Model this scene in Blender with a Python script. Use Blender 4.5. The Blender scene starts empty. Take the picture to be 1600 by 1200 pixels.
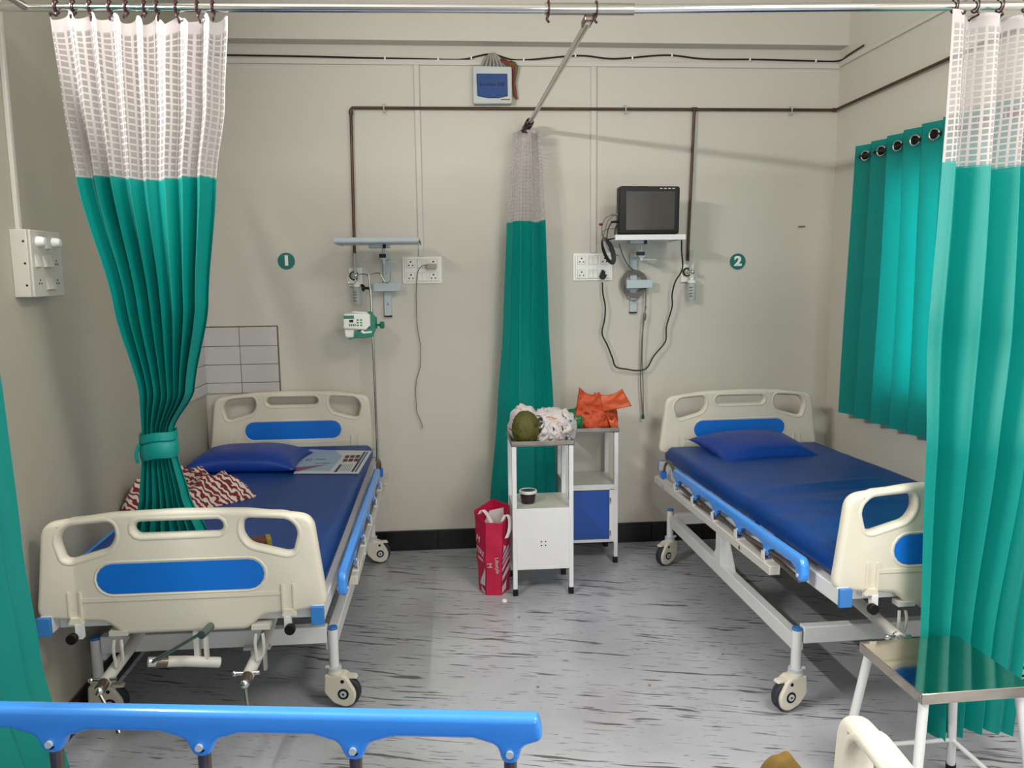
import bpy, bmesh, math, random
from mathutils import Vector, Matrix, noise as mnoise
random.seed(7)
S = bpy.context.scene
COL = S.collection
PI = math.pi

# ------------------------------------------------------------------ camera
p, yw, r = .1343, .0791, -.0113
cy, sy, cp, sp, cr, sr = math.cos(yw), math.sin(yw), math.cos(p), math.sin(p), math.cos(r), math.sin(r)
A = Matrix(((cy, -sy, 0), (sy, cy, 0), (0, 0, 1)))
B = Matrix(((1, 0, 0), (0, cp, -sp), (0, sp, cp)))
Cm = Matrix(((cr, 0, sr), (0, 1, 0), (-sr, 0, cr)))
M = Cm @ B @ A
cam_data = bpy.data.cameras.new('camera')
cam = bpy.data.objects.new('camera', cam_data)
COL.objects.link(cam)
R3 = Matrix((M[0], M[2], -M[1])).transposed()
cam.matrix_world = Matrix.Translation((0, 0, 1.5)) @ R3.to_4x4()
cam_data.sensor_width = 36
cam_data.lens = 1250 / 1600 * 36
cam_data.clip_start = .02
S.camera = cam

# ------------------------------------------------------------------ world, light, exposure
S.view_settings.view_transform = 'Standard'
S.view_settings.look = 'None'
S.view_settings.exposure = 0
S.view_settings.gamma = 1
S.view_settings.use_curve_mapping = False
W = bpy.data.worlds.new('World'); S.world = W; W.use_nodes = True
bg = W.node_tree.nodes['Background']
bg.inputs[0].default_value = (.85, .93, 1, 1); bg.inputs[1].default_value = 7.0

def area(name, loc, rot, sx, sy_, power, color):
    l = bpy.data.lights.new(name, 'AREA'); l.shape = 'RECTANGLE'; l.size = sx; l.size_y = sy_
    l.energy = power; l.color = color
    o = bpy.data.objects.new(name, l); o.location = loc; o.rotation_euler = rot
    COL.objects.link(o); return o
# fluorescent tube on the left wall, along Y, in front of the curtain track
area('tube_light_wall', (-1.22, 1.6, 2.43), (0, math.radians(-78), 0), .04, 1.0, 62, (1, .97, .92))
# added fill light under the ceiling, brightens the right side of the room
area('ceiling_fill', (1.35, .85, 2.93), (0, 0, 0), .7, .7, 54, (1, .96, .9))
# added cool fill light behind the camera, in front of a closed wall
area('rear_fill', (1.3, -1.9, 1.7), (math.radians(90), 0, math.radians(-2)), 1.4, 1.6, 50, (.93, .97, 1))

# ------------------------------------------------------------------ materials
def lin(c):
    def f(v):
        v /= 255
        return v / 12.92 if v <= .04045 else ((v + .055) / 1.055) ** 2.4
    return (f(c[0]), f(c[1]), f(c[2]), 1)
def base_mat(name):
    m = bpy.data.materials.new(name); m.use_nodes = True
    nt = m.node_tree; return m, nt, nt.nodes['Principled BSDF']
def mat(name, rgb, rough=.5, metal=0, var=.05, vscale=8, bump=0, bscale=200, spec=.5, coat=0):
    m, nt, b = base_mat(name)
    c = lin(rgb)
    tc = nt.nodes.new('ShaderNodeTexCoord')
    n = nt.nodes.new('ShaderNodeTexNoise'); n.inputs['Scale'].default_value = vscale; n.inputs['Detail'].default_value = 5
    nt.links.new(tc.outputs['Object'], n.inputs['Vector'])
    r_ = nt.nodes.new('ShaderNodeValToRGB')
    r_.color_ramp.elements[0].position = .3; r_.color_ramp.elements[1].position = .7
    r_.color_ramp.elements[0].color = (c[0] * (1 - var), c[1] * (1 - var), c[2] * (1 - var), 1)
    r_.color_ramp.elements[1].color = (min(1, c[0] * (1 + var)), min(1, c[1] * (1 + var)), min(1, c[2] * (1 + var)), 1)
    nt.links.new(n.outputs['Fac'], r_.inputs['Fac']); nt.links.new(r_.outputs['Color'], b.inputs['Base Color'])
    b.inputs['Roughness'].default_value = rough; b.inputs['Metallic'].default_value = metal
    b.inputs['Specular IOR Level'].default_value = spec
    b.inputs['Coat Weight'].default_value = coat
    if bump:
        n2 = nt.nodes.new('ShaderNodeTexNoise'); n2.inputs['Scale'].default_value = bscale; n2.inputs['Detail'].default_value = 3
        nt.links.new(tc.outputs['Object'], n2.inputs['Vector'])
        bp = nt.nodes.new('ShaderNodeBump'); bp.inputs['Strength'].default_value = bump; bp.inputs['Distance'].default_value = .004
        nt.links.new(n2.outputs['Fac'], bp.inputs['Height']); nt.links.new(bp.outputs['Normal'], b.inputs['Normal'])
    return m
M_ = {}
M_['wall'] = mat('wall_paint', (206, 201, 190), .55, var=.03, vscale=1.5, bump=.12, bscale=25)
M_['wall_left'] = mat('wall_paint_shaded', (176, 172, 158), .5, var=.04, vscale=1.5, bump=.12, bscale=25)  # wall paint darkened to hold the shade on the left wall
M_['ceiling'] = mat('ceiling_paint', (222, 218, 208), .7)
M_['trunk'] = mat('trunking_pvc', (206, 202, 194), .45, var=.02)
M_['skirt'] = mat('black_skirting', (18, 18, 20), .3, var=.2)
M_['tile'] = mat('white_tile', (196, 193, 192), .25, var=.04, vscale=3)
M_['grout'] = mat('tile_grout', (108, 100, 94), .8, var=.1)
M_['abs'] = mat('cream_abs', (218, 212, 197), .38, var=.015, vscale=3)
M_['blue'] = mat('blue_plastic', (20, 112, 212), .35, var=.03)
M_['railblue'] = mat('blue_rail', (66, 148, 240), .26, var=.03, coat=.3)
M_['capblue'] = mat('blue_cap', (52, 122, 196), .4)
M_['white'] = mat('white_enamel', (226, 226, 228), .3, var=.02, vscale=12)
M_['offwhite'] = mat('off_white_enamel', (205, 203, 196), .35, var=.03, vscale=12)
M_['vinyl'] = mat('navy_vinyl', (10, 62, 132), .42, var=.12, vscale=2.5, bump=.25, bscale=6, spec=.3)
M_['pillow'] = mat('pillow_vinyl', (2, 54, 144), .38, var=.06, bump=.15, bscale=9)
M_['steel'] = mat('steel', (190, 188, 182), .2, 1, var=.05)
M_['chrome'] = mat('chrome', (225, 225, 225), .1, 1, var=.02)
M_['tarn'] = mat('tarnished_steel', (120, 108, 98), .35, .8, var=.15, vscale=40)
M_['tray'] = mat('stainless_tray', (150, 145, 138), .32, .85, var=.12, vscale=14)
M_['copper'] = mat('brown_copper', (84, 62, 48), .4, .5, var=.25, vscale=15)
M_['black'] = mat('black_plastic', (13, 13, 15), .45, var=.1, spec=.3)
M_['rubber'] = mat('dark_rubber', (42, 46, 54), .6, var=.1)
M_['hook'] = mat('maroon_plastic', (52, 22, 28), .35, var=.1)
M_['plate'] = mat('switch_plate', (240, 238, 232), .3, var=.01)
M_['plate2'] = mat('old_plate', (196, 194, 184), .4, var=.03)
M_['hole'] = mat('socket_hole', (22, 20, 20), .7)
M_['greymetal'] = mat('grey_powder', (188, 199, 204), .4, var=.02)
M_['screen'] = mat('screen_glass', (62, 60, 56), .12, var=.05)
M_['teal_plastic'] = mat('teal_plastic', (0, 122, 98), .4)
M_['sign'] = mat('sign_teal', (22, 112, 106), .4)
M_['signw'] = mat('sign_white', (238, 238, 232), .5)
M_['beigeplug'] = mat('beige_plastic', (176, 164, 142), .5)
M_['cable_grey'] = mat('grey_cable', (112, 108, 102), .5)
M_['cable_black'] = mat('black_cable', (24, 20, 20), .45)
M_['wire_red'] = mat('red_wire', (120, 38, 38), .5)
M_['wire_olive'] = mat('olive_wire', (104, 88, 40), .5)
M_['wire_grey'] = mat('grey_wire', (150, 148, 140), .5)
M_['boxblue'] = mat('breaker_window', (0, 60, 124), .35, var=.15, vscale=10)
M_['boxw'] = mat('breaker_white', (196, 202, 200), .4)
M_['magenta'] = mat('magenta_bag', (186, 16, 66), .5, var=.12, vscale=12, bump=.3, bscale=30)
M_['bagwhite'] = mat('bag_white', (205, 196, 196), .6, var=.05)
M_['bagpink'] = mat('bag_pink', (196, 60, 130), .6)
M_['orange'] = mat('orange_plastic', (208, 88, 42), .35, var=.1, vscale=22, bump=.2, bscale=25)
M_['greenbag'] = mat('green_plastic', (30, 110, 68), .3, var=.3, vscale=14, bump=.5, bscale=30)
M_['card'] = mat('brown_card', (92, 56, 36), .7)
M_['cardy'] = mat('yellow_card', (150, 128, 50), .6)
M_['olive'] = mat('olive_cloth', (112, 86, 26), .8, var=.15)
M_['doorblue'] = mat('door_blue', (20, 74, 160), .35)
M_['tubdark'] = mat('tub_dark', (46, 30, 26), .4, var=.5, vscale=60)
M_['tubgreen'] = mat('tub_green', (54, 84, 66), .5)
M_['winframe'] = mat('window_frame', (150, 150, 150), .4, .6)
M_['crumb'] = mat('crumb', (138, 122, 104), .8)
M_['paperw'] = mat('paper_white', (198, 202, 208), .5)
M_['paperb'] = mat('paper_blue', (150, 172, 196), .5)
M_['papern'] = mat('paper_navy', (28, 34, 70), .5)
M_['paperm'] = mat('paper_magenta', (130, 60, 110), .5)

def N(nt, t, **kw):
    n = nt.nodes.new(t)
    for k, v in kw.items(): setattr(n, k, v)
    return n
def floor_mat():
    m, nt, b = base_mat('vinyl_floor')
    tc = N(nt, 'ShaderNodeTexCoord'); L = nt.links.new
    def layer(sx, sy_, rot, lo, hi, seed, msc, mlo, mhi):
        mr0 = N(nt, 'ShaderNodeMapping'); mr0.inputs['Rotation'].default_value[2] = -rot
        L(tc.outputs['Object'], mr0.inputs['Vector'])
        mp = N(nt, 'ShaderNodeMapping')
        mp.inputs['Scale'].default_value = (sx, sy_, 1); mp.inputs['Location'].default_value = (seed, seed * 1.7, 0)
        L(mr0.outputs['Vector'], mp.inputs['Vector'])
        # bend the strokes a little
        n0 = N(nt, 'ShaderNodeTexNoise'); n0.inputs['Scale'].default_value = 3.0
        L(tc.outputs['Object'], n0.inputs['Vector'])
        mx = N(nt, 'ShaderNodeMix'); mx.data_type = 'VECTOR'
        ad = N(nt, 'ShaderNodeVectorMath', operation='MULTIPLY_ADD')
        ad.inputs[1].default_value = (0, 3.0, 0)
        L(n0.outputs['Color'], ad.inputs[0]); L(mp.outputs['Vector'], ad.inputs[2])
        n = N(nt, 'ShaderNodeTexNoise'); n.inputs['Scale'].default_value = 1; n.inputs['Detail'].default_value = 2.5
        n.inputs['Roughness'].default_value = .55
        L(ad.outputs[0], n.inputs['Vector'])
        rp = N(nt, 'ShaderNodeMapRange'); rp.inputs['From Min'].default_value = lo; rp.inputs['From Max'].default_value = hi
        L(n.outputs['Fac'], rp.inputs['Value'])
        n2 = N(nt, 'ShaderNodeTexNoise'); n2.inputs['Scale'].default_value = msc; n2.inputs['Detail'].default_value = 1
        mp2 = N(nt, 'ShaderNodeMapping'); mp2.inputs['Location'].default_value = (seed * 3, 0, 0); mp2.inputs['Scale'].default_value = (.7, 2, 1)
        L(tc.outputs['Object'], mp2.inputs['Vector']); L(mp2.outputs['Vector'], n2.inputs['Vector'])
        r2 = N(nt, 'ShaderNodeMapRange'); r2.inputs['From Min'].default_value = mlo; r2.inputs['From Max'].default_value = mhi
        L(n2.outputs['Fac'], r2.inputs['Value'])
        mu = N(nt, 'ShaderNodeMath', operation='MULTIPLY'); L(rp.outputs['Result'], mu.inputs[0]); L(r2.outputs['Result'], mu.inputs[1])
        return mu
    l1 = layer(3.0, 50, -.26, .60, .625, 1.3, 2.6, .46, .52)
    l2 = layer(7.0, 95, -.20, .62, .65, 7.7, 3.5, .42, .50)
    l3 = layer(15, 150, -.10, .66, .70, 3.1, 6, .38, .50)
    a1 = N(nt, 'ShaderNodeMath', operation='MAXIMUM'); L(l1.outputs[0], a1.inputs[0]); L(l2.outputs[0], a1.inputs[1])
    a2 = N(nt, 'ShaderNodeMath', operation='MAXIMUM'); L(a1.outputs[0], a2.inputs[0]); L(l3.outputs[0], a2.inputs[1])
    nb = N(nt, 'ShaderNodeTexNoise'); nb.inputs['Scale'].default_value = 2.5; nb.inputs['Detail'].default_value = 6
    L(tc.outputs['Object'], nb.inputs['Vector'])
    rb = N(nt, 'ShaderNodeValToRGB'); rb.color_ramp.elements[0].position = .3; rb.color_ramp.elements[1].position = .72
    rb.color_ramp.elements[0].color = lin((160, 161, 168)); rb.color_ramp.elements[1].color = lin((184, 186, 194))
    L(nb.outputs['Fac'], rb.inputs['Fac'])
    mix = N(nt, 'ShaderNodeMix'); mix.data_type = 'RGBA'
    L(a2.outputs[0], mix.inputs[0]); L(rb.outputs['Color'], mix.inputs[6]); mix.inputs[7].default_value = lin((70, 66, 62))
    sc = N(nt, 'ShaderNodeMath', operation='MULTIPLY'); sc.inputs[1].default_value = .85
    L(a2.outputs[0], sc.inputs[0]); L(sc.outputs[0], mix.inputs[0])
    L(mix.outputs[2], b.inputs['Base Color'])
    b.inputs['Roughness'].default_value = .27; b.inputs['Specular IOR Level'].default_value = .5
    nbp = N(nt, 'ShaderNodeTexNoise'); nbp.inputs['Scale'].default_value = 5
    L(tc.outputs['Object'], nbp.inputs['Vector'])
    bp = N(nt, 'ShaderNodeBump'); bp.inputs['Strength'].default_value = .2; bp.inputs['Distance'].default_value = .02
    L(nbp.outputs['Fac'], bp.inputs['Height']); L(bp.outputs['Normal'], b.inputs['Normal'])
    return m
M_['floor'] = floor_mat()

def cloth_mat(name, rgb, rough=.42, trans=.2, herr=True):
    m, nt, b = base_mat(name); L = nt.links.new
    uv = N(nt, 'ShaderNodeTexCoord')
    b.inputs['Base Color'].default_value = lin(rgb); b.inputs['Roughness'].default_value = rough
    b.inputs['Specular IOR Level'].default_value = .45
    b.inputs['Sheen Weight'].default_value = .05; b.inputs['Sheen Roughness'].default_value = .4
    # fine herringbone relief in the weave
    mp = N(nt, 'ShaderNodeSeparateXYZ'); L(uv.outputs['UV'], mp.inputs[0])
    pp = N(nt, 'ShaderNodeMath', operation='PINGPONG'); pp.inputs[1].default_value = .012; L(mp.outputs[0], pp.inputs[0])
    ad = N(nt, 'ShaderNodeMath', operation='ADD'); L(pp.outputs[0], ad.inputs[0]); L(mp.outputs[1], ad.inputs[1])
    wv = N(nt, 'ShaderNodeMath', operation='MULTIPLY'); wv.inputs[1].default_value = 1250; L(ad.outputs[0], wv.inputs[0])
    sn = N(nt, 'ShaderNodeMath', operation='SINE'); L(wv.outputs[0], sn.inputs[0])
    bp = N(nt, 'ShaderNodeBump'); bp.inputs['Strength'].default_value = .12; bp.inputs['Distance'].default_value = .001
    L(sn.outputs[0], bp.inputs['Height']); L(bp.outputs['Normal'], b.inputs['Normal'])
    tr = N(nt, 'ShaderNodeBsdfTranslucent'); tr.inputs[0].default_value = lin(rgb)
    mx = N(nt, 'ShaderNodeMixShader'); mx.inputs[0].default_value = trans
    L(b.outputs[0], mx.inputs[1]); L(tr.outputs[0], mx.inputs[2])
    L(mx.outputs[0], nt.nodes['Material Output'].inputs[0])
    return m
M_['teal'] = cloth_mat('teal_cloth', (0, 150, 142), .44)
M_['teal_win'] = cloth_mat('teal_window_cloth', (0, 150, 142), .55, .35)

def net_mat():
    m, nt, b = base_mat('curtain_netting'); L = nt.links.new
    b.inputs['Base Color'].default_value = lin((204, 197, 197)); b.inputs['Roughness'].default_value = .7
    uv = N(nt, 'ShaderNodeTexCoord'); s = N(nt, 'ShaderNodeSeparateXYZ'); L(uv.outputs['UV'], s.inputs[0])
    def line(out, pitch, w):
        d = N(nt, 'ShaderNodeMath', operation='DIVIDE'); d.inputs[1].default_value = pitch; L(out, d.inputs[0])
        f = N(nt, 'ShaderNodeMath', operation='FRACT'); L(d.outputs[0], f.inputs[0])
        g = N(nt, 'ShaderNodeMath', operation='LESS_THAN'); g.inputs[1].default_value = w; L(f.outputs[0], g.inputs[0]); return g
    a = line(s.outputs[0], .0185, .30); c = line(s.outputs[1], .0185, .28)
    mx = N(nt, 'ShaderNodeMath', operation='MAXIMUM'); L(a.outputs[0], mx.inputs[0]); L(c.outputs[0], mx.inputs[1])
    top = N(nt, 'ShaderNodeMath', operation='GREATER_THAN'); top.inputs[1].default_value = 10.0; L(s.outputs[1], top.inputs[0])
    mm = N(nt, 'ShaderNodeMath', operation='MAXIMUM'); L(mx.outputs[0], mm.inputs[0]); L(top.outputs[0], mm.inputs[1])
    mr = N(nt, 'ShaderNodeMapRange'); mr.inputs['To Min'].default_value = .42; mr.inputs['To Max'].default_value = 1
    L(mm.outputs[0], mr.inputs['Value'])
    t = N(nt, 'ShaderNodeBsdfTransparent')
    tl = N(nt, 'ShaderNodeBsdfTranslucent'); tl.inputs[0].default_value = lin((204, 197, 197))
    m0 = N(nt, 'ShaderNodeMixShader'); m0.inputs[0].default_value = .25; L(b.outputs[0], m0.inputs[1]); L(tl.outputs[0], m0.inputs[2])
    m1 = N(nt, 'ShaderNodeMixShader'); L(mr.outputs['Result'], m1.inputs[0]); L(t.outputs[0], m1.inputs[1]); L(m0.outputs[0], m1.inputs[2])
    L(m1.outputs[0], nt.nodes['Material Output'].inputs[0])
    return m
M_['net'] = net_mat()
def glass(name, rgb, rough=.02, alpha=.25):
    m, nt, b = base_mat(name); L = nt.links.new
    b.inputs['Base Color'].default_value = lin(rgb); b.inputs['Roughness'].default_value = rough
    t = N(nt, 'ShaderNodeBsdfTransparent'); t.inputs[0].default_value = (.9, .93, .92, 1)
    mx = N(nt, 'ShaderNodeMixShader'); mx.inputs[0].default_value = alpha
    L(t.outputs[0], mx.inputs[1]); L(b.outputs[0], mx.inputs[2]); L(mx.outputs[0], nt.nodes['Material Output'].inputs[0])
    return m
M_['clear'] = glass('clear_plastic', (206, 210, 208), .1, .6)
M_['pane'] = glass('window_pane', (210, 220, 225), .02, .15)
def stripe_mat(name, c1, c2, scale, dist):
    m, nt, b = base_mat(name); L = nt.links.new
    tc = N(nt, 'ShaderNodeTexCoord'); w = N(nt, 'ShaderNodeTexWave'); w.inputs['Scale'].default_value = scale
    w.inputs['Distortion'].default_value = dist; w.inputs['Detail'].default_value = 1; w.inputs['Detail Scale'].default_value = 2
    w.bands_direction = 'DIAGONAL'
    L(tc.outputs['Object'], w.inputs['Vector'])
    r_ = N(nt, 'ShaderNodeValToRGB'); r_.color_ramp.interpolation = 'LINEAR'
    r_.color_ramp.elements[0].position = .5; r_.color_ramp.elements[1].position = .58
    r_.color_ramp.elements[0].color = lin(c1); r_.color_ramp.elements[1].color = lin(c2)
    L(w.outputs['Fac'], r_.inputs['Fac']); L(r_.outputs['Color'], b.inputs['Base Color']); b.inputs['Roughness'].default_value = .85
    return m
M_['stripe'] = stripe_mat('striped_cloth', (112, 26, 34), (206, 192, 184), 17, 7)
def patch_mat(name, base, c2, c3, sc):
    m, nt, b = base_mat(name); L = nt.links.new
    tc = N(nt, 'ShaderNodeTexCoord'); n = N(nt, 'ShaderNodeTexNoise'); n.inputs['Scale'].default_value = sc
    n.inputs['Detail'].default_value = 3; n.inputs['Distortion'].default_value = 1.5
    L(tc.outputs['Object'], n.inputs['Vector'])
    r_ = N(nt, 'ShaderNodeValToRGB'); e = r_.color_ramp.elements
    e[0].position = .36; e[0].color = lin(c2); e[1].position = .39; e[1].color = lin(base)
    x = e.new(.60); x.color = lin(base); y = e.new(.63); y.color = lin(c3); z = e.new(.68); z.color = lin(base)
    L(n.outputs['Fac'], r_.inputs['Fac']); L(r_.outputs['Color'], b.inputs['Base Color']); b.inputs['Roughness'].default_value = .6
    return m
M_['printbag'] = patch_mat('printed_cloth', (204, 198, 198), (50, 42, 48), (186, 122, 74), 12)
M_['coconut'] = patch_mat('coconut_husk', (78, 80, 22), (44, 40, 18), (92, 66, 34), 15)
M_['orangeprint'] = patch_mat('orange_print', (200, 78, 38), (140, 34, 26), (160, 44, 30), 14)

# ------------------------------------------------------------------ mesh helpers
class MB:
    def __init__(s): s.bm = bmesh.new()
    def _xf(s, vs, mtx): bmesh.ops.transform(s.bm, matrix=mtx, verts=vs)
    def box(s, x0, x1, y0, y1, z0, z1, mtx=None):
        r_ = bmesh.ops.create_cube(s.bm, size=1)['verts']
        s._xf(r_, Matrix.Translation(((x0 + x1) / 2, (y0 + y1) / 2, (z0 + z1) / 2)) @ Matrix.Diagonal((abs(x1 - x0), abs(y1 - y0), abs(z1 - z0), 1)))
        if mtx: s._xf(r_, mtx)
        return s
    def bar(s, a, b, w, h):   # rectangular bar between two points
        a, b = Vector(a), Vector(b); d = b - a
        q = d.to_track_quat('Y', 'Z')
        r_ = bmesh.ops.create_cube(s.bm, size=1)['verts']
        s._xf(r_, Matrix.Translation((a + b) / 2) @ q.to_matrix().to_4x4() @ Matrix.Diagonal((w, d.length, h, 1)))
        return s
    def cyl(s, a, b, r1, r2=None, n=16, caps=True):
        a, b = Vector(a), Vector(b); d = b - a
        q = d.to_track_quat('Z', 'Y')
        r_ = bmesh.ops.create_cone(s.bm, cap_ends=caps, segments=n, radius1=r1, radius2=r1 if r2 is None else r2, depth=d.length)['verts']
        s._xf(r_, Matrix.Translation((a + b) / 2) @ q.to_matrix().to_4x4())
        return s
    def ball(s, c, r_, n=12, sc=(1, 1, 1)):
        v = bmesh.ops.create_uvsphere(s.bm, u_segments=n, v_segments=n // 2 + 2, radius=r_)['verts']
        s._xf(v, Matrix.Translation(c) @ Matrix.Diagonal((*sc, 1))); return s
    def tube(s, pts, r_, n=8, smooth=True, close=False):
        pts = [Vector(q) for q in pts]
        if smooth: pts = catmull(pts, 6, close)
        rings = []; up = None; m = len(pts)
        for i, q in enumerate(pts):
            if close: t = (pts[(i + 1) % m] - pts[i - 1]).normalized()
            else: t = (pts[min(i + 1, m - 1)] - pts[max(i - 1, 0)]).normalized()
            if up is None: up = Vector((0, 0, 1)) if abs(t.z) < .9 else Vector((0, 1, 0))
            side = t.cross(up).normalized(); up = side.cross(t).normalized()
            rings.append([s.bm.verts.new(q + r_ * (math.cos(2 * PI * k / n) * side + math.sin(2 * PI * k / n) * up)) for k in range(n)])
        for i in range(m if close else m - 1):
            a, b = rings[i], rings[(i + 1) % m]
            for k in range(n): s.bm.faces.new((a[k], a[(k + 1) % n], b[(k + 1) % n], b[k]))
        if not close:
            s.bm.faces.new(rings[0][::-1]); s.bm.faces.new(rings[-1])
        return s
    def lathe(s, prof, c, n=24, axis='Z'):   # prof: (radius, height)
        rings = []
        for (rr, h) in prof:
            rings.append([s.bm.verts.new((rr * math.cos(2 * PI * k / n), rr * math.sin(2 * PI * k / n), h)) for k in range(n)])
        for a, b in zip(rings, rings[1:]):
            for k in range(n): s.bm.faces.new((a[k], a[(k + 1) % n], b[(k + 1) % n], b[k]))
        s.bm.faces.new(rings[0][::-1]); s.bm.faces.new(rings[-1])
        vs = [v for rg in rings for v in rg]
        m = Matrix.Identity(4)
        if axis == 'Y': m = Matrix.Rotation(PI / 2, 4, 'X')      # height runs towards -Y
        if axis == 'X': m = Matrix.Rotation(PI / 2, 4, 'Y')
        s._xf(vs, Matrix.Translation(c) @ m); return s
    def prism(s, poly, t0, t1, plane='XZ'):
        def P(a, b, t): return {'XZ': (a, t, b), 'YZ': (t, a, b), 'XY': (a, b, t)}[plane]
        a = [s.bm.verts.new(P(u, v, t0)) for u, v in poly]; b = [s.bm.verts.new(P(u, v, t1)) for u, v in poly]
        s.bm.faces.new(a[::-1]); s.bm.faces.new(b)
        n = len(poly)
        for k in range(n): s.bm.faces.new((a[k], a[(k + 1) % n], b[(k + 1) % n], b[k]))
        return s
    def mesh(s, me, mtx=Matrix.Identity(4)):
        n0 = len(s.bm.verts); s.bm.from_mesh(me); s.bm.verts.ensure_lookup_table()
        s._xf(s.bm.verts[n0:], mtx); return s
    def build(s, name, m, parent=None, bevel=0, fn=None, smooth=True, label=None, segs=2):
        if fn:
            for v in s.bm.verts: v.co = fn(v.co)
        bmesh.ops.recalc_face_normals(s.bm, faces=s.bm.faces[:])
        me = bpy.data.meshes.new(name); s.bm.to_mesh(me); s.bm.free()
        me.materials.append(M_[m] if isinstance(m, str) else m)
        if smooth: me.shade_smooth(); me.set_sharp_from_angle(angle=math.radians(38))
        o = bpy.data.objects.new(name, me); COL.objects.link(o)
        if parent: o.parent = parent
        if bevel:
            md = o.modifiers.new('bevel', 'BEVEL'); md.width = bevel; md.segments = segs; md.limit_method = 'ANGLE'; md.angle_limit = math.radians(40)
            if smooth: md.harden_normals = False
        if label: o['label'] = label
        return o
def catmull(pts, k, close=False):
    out = []; n = len(pts)
    rng = range(n if close else n - 1)
    for i in rng:
        if close: a, b, c, d = pts[i - 1], pts[i], pts[(i + 1) % n], pts[(i + 2) % n]
        else: a, b, c, d = pts[max(i - 1, 0)], pts[i], pts[i + 1], pts[min(i + 2, n - 1)]
        for j in range(k):
            t = j / k
            out.append(.5 * ((2 * b) + (-a + c) * t + (2 * a - 5 * b + 4 * c - d) * t * t + (-a + 3 * b - 3 * c + d) * t ** 3))
    if not close: out.append(pts[-1])
    return out
def rpoly(pts, rad, n=6):   # rounded polygon; rad one value or a list
    out = []; m = len(pts)
    for i in range(m):
        a, b, c = Vector(pts[i - 1]), Vector(pts[i]), Vector(pts[(i + 1) % m])
        rr = rad[i] if isinstance(rad, (list, tuple)) else rad
        u, v = (a - b), (c - b); lu, lv = u.length, v.length; u.normalize(); v.normalize()
        if rr <= 0: out.append(tuple(b)); continue
        ang = math.acos(max(-1, min(1, u.dot(v)))); t = min(rr / math.tan(ang / 2), lu * .49, lv * .49)
        p0, p1 = b + u * t, b + v * t
        for k in range(n + 1):
            s_ = k / n; q = (1 - s_) ** 2 * p0 + 2 * s_ * (1 - s_) * b + s_ ** 2 * p1; out.append(tuple(q))
    return out
def offs(loop, d):
    """shift a closed loop to its left by d"""
    n = len(loop); out = []
    for i in range(n):
        a, b, c = Vector(loop[i - 1]), Vector(loop[i]), Vector(loop[(i + 1) % n])
        t1 = (b - a); t2 = (c - b)
        if t1.length < 1e-7: t1 = t2
        if t2.length < 1e-7: t2 = t1
        n1 = Vector((-t1.y, t1.x)).normalized(); n2 = Vector((-t2.y, t2.x)).normalized(); q = n1 + n2
        if q.length < 1e-6: q = n1
        q.normalize(); k = max(.6, q.dot(n1)); out.append(b + q * (d / k))
    return out
def clean(loop):
    out = []
    for q in loop:
        q = Vector(q)
        if not out or (q - out[-1]).length > 1e-4: out.append(q)
    if (out[0] - out[-1]).length < 1e-4: out.pop()
    return out
def sarea(l): return sum(l[i - 1][0] * l[i][1] - l[i][0] * l[i - 1][1] for i in range(len(l))) / 2
def slab(outer, holes, t, bev, nb=4):
    """rounded plate in the XZ plane (y = -t/2..t/2) with holes"""
    from mathutils.geometry import delaunay_2d_cdt
    bm = bmesh.new(); loops = []
    for k, l in enumerate([outer] + holes):
        l = clean(l)
        if (sarea(l) > 0) != (k == 0): l = l[::-1]      # outer counter-clockwise, holes clockwise: material on the left
        loops.append(l)
    prof = []
    for k in range(nb + 1):
        a = k / nb * PI / 2; prof.append((bev * (1 - math.sin(a)), -t / 2 + bev * (1 - math.cos(a))))
    prof = [(bev * (1 - math.sin(k / nb * PI / 2)), -(t / 2 - bev + bev * math.cos(k / nb * PI / 2))) for k in range(nb + 1)]
    prof += [(o_, -y_) for o_, y_ in prof[::-1]]
    front, back = [], []
    for l in loops:
        rg = [[bm.verts.new((q.x, y_, q.y)) for q in offs(l, o_)] for o_, y_ in prof]
        for a, b in zip(rg, rg[1:]):
            for i in range(len(l)): bm.faces.new((a[i], a[(i + 1) % len(l)], b[(i + 1) % len(l)], b[i]))
        front.append(rg[0]); back.append(rg[-1])
    flat_ = [v for l in front for v in l]; flatb = [v for l in back for v in l]
    co = [Vector((v.co.x, v.co.z)) for v in flat_]; ed = []; k0 = 0; polys = []
    for l in front:
        n = len(l); ed += [(k0 + i, k0 + (i + 1) % n) for i in range(n)]; polys.append(co[k0:k0 + n]); k0 += n
    vo, _, fo, ov, _, _ = delaunay_2d_cdt(co, ed, [], 0, 1e-7)
    def inside(q):
        c = False
        for pl in polys:
            for i in range(len(pl)):
                a, b = pl[i - 1], pl[i]
                if (a.y > q.y) != (b.y > q.y) and q.x < (b.x - a.x) * (q.y - a.y) / (b.y - a.y) + a.x: c = not c
        return c
    for tri in fo:
        c = sum((vo[i] for i in tri), Vector((0, 0))) / len(tri)
        if not inside(c) or not all(ov[i] for i in tri): continue
        for fl in (flat_, flatb):
            try: bm.faces.new([fl[ov[i][0]] for i in tri])
            except ValueError: pass
    bmesh.ops.recalc_face_normals(bm, faces=bm.faces[:])
    me = bpy.data.meshes.new('slab'); bm.to_mesh(me); bm.free(); return me
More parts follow.
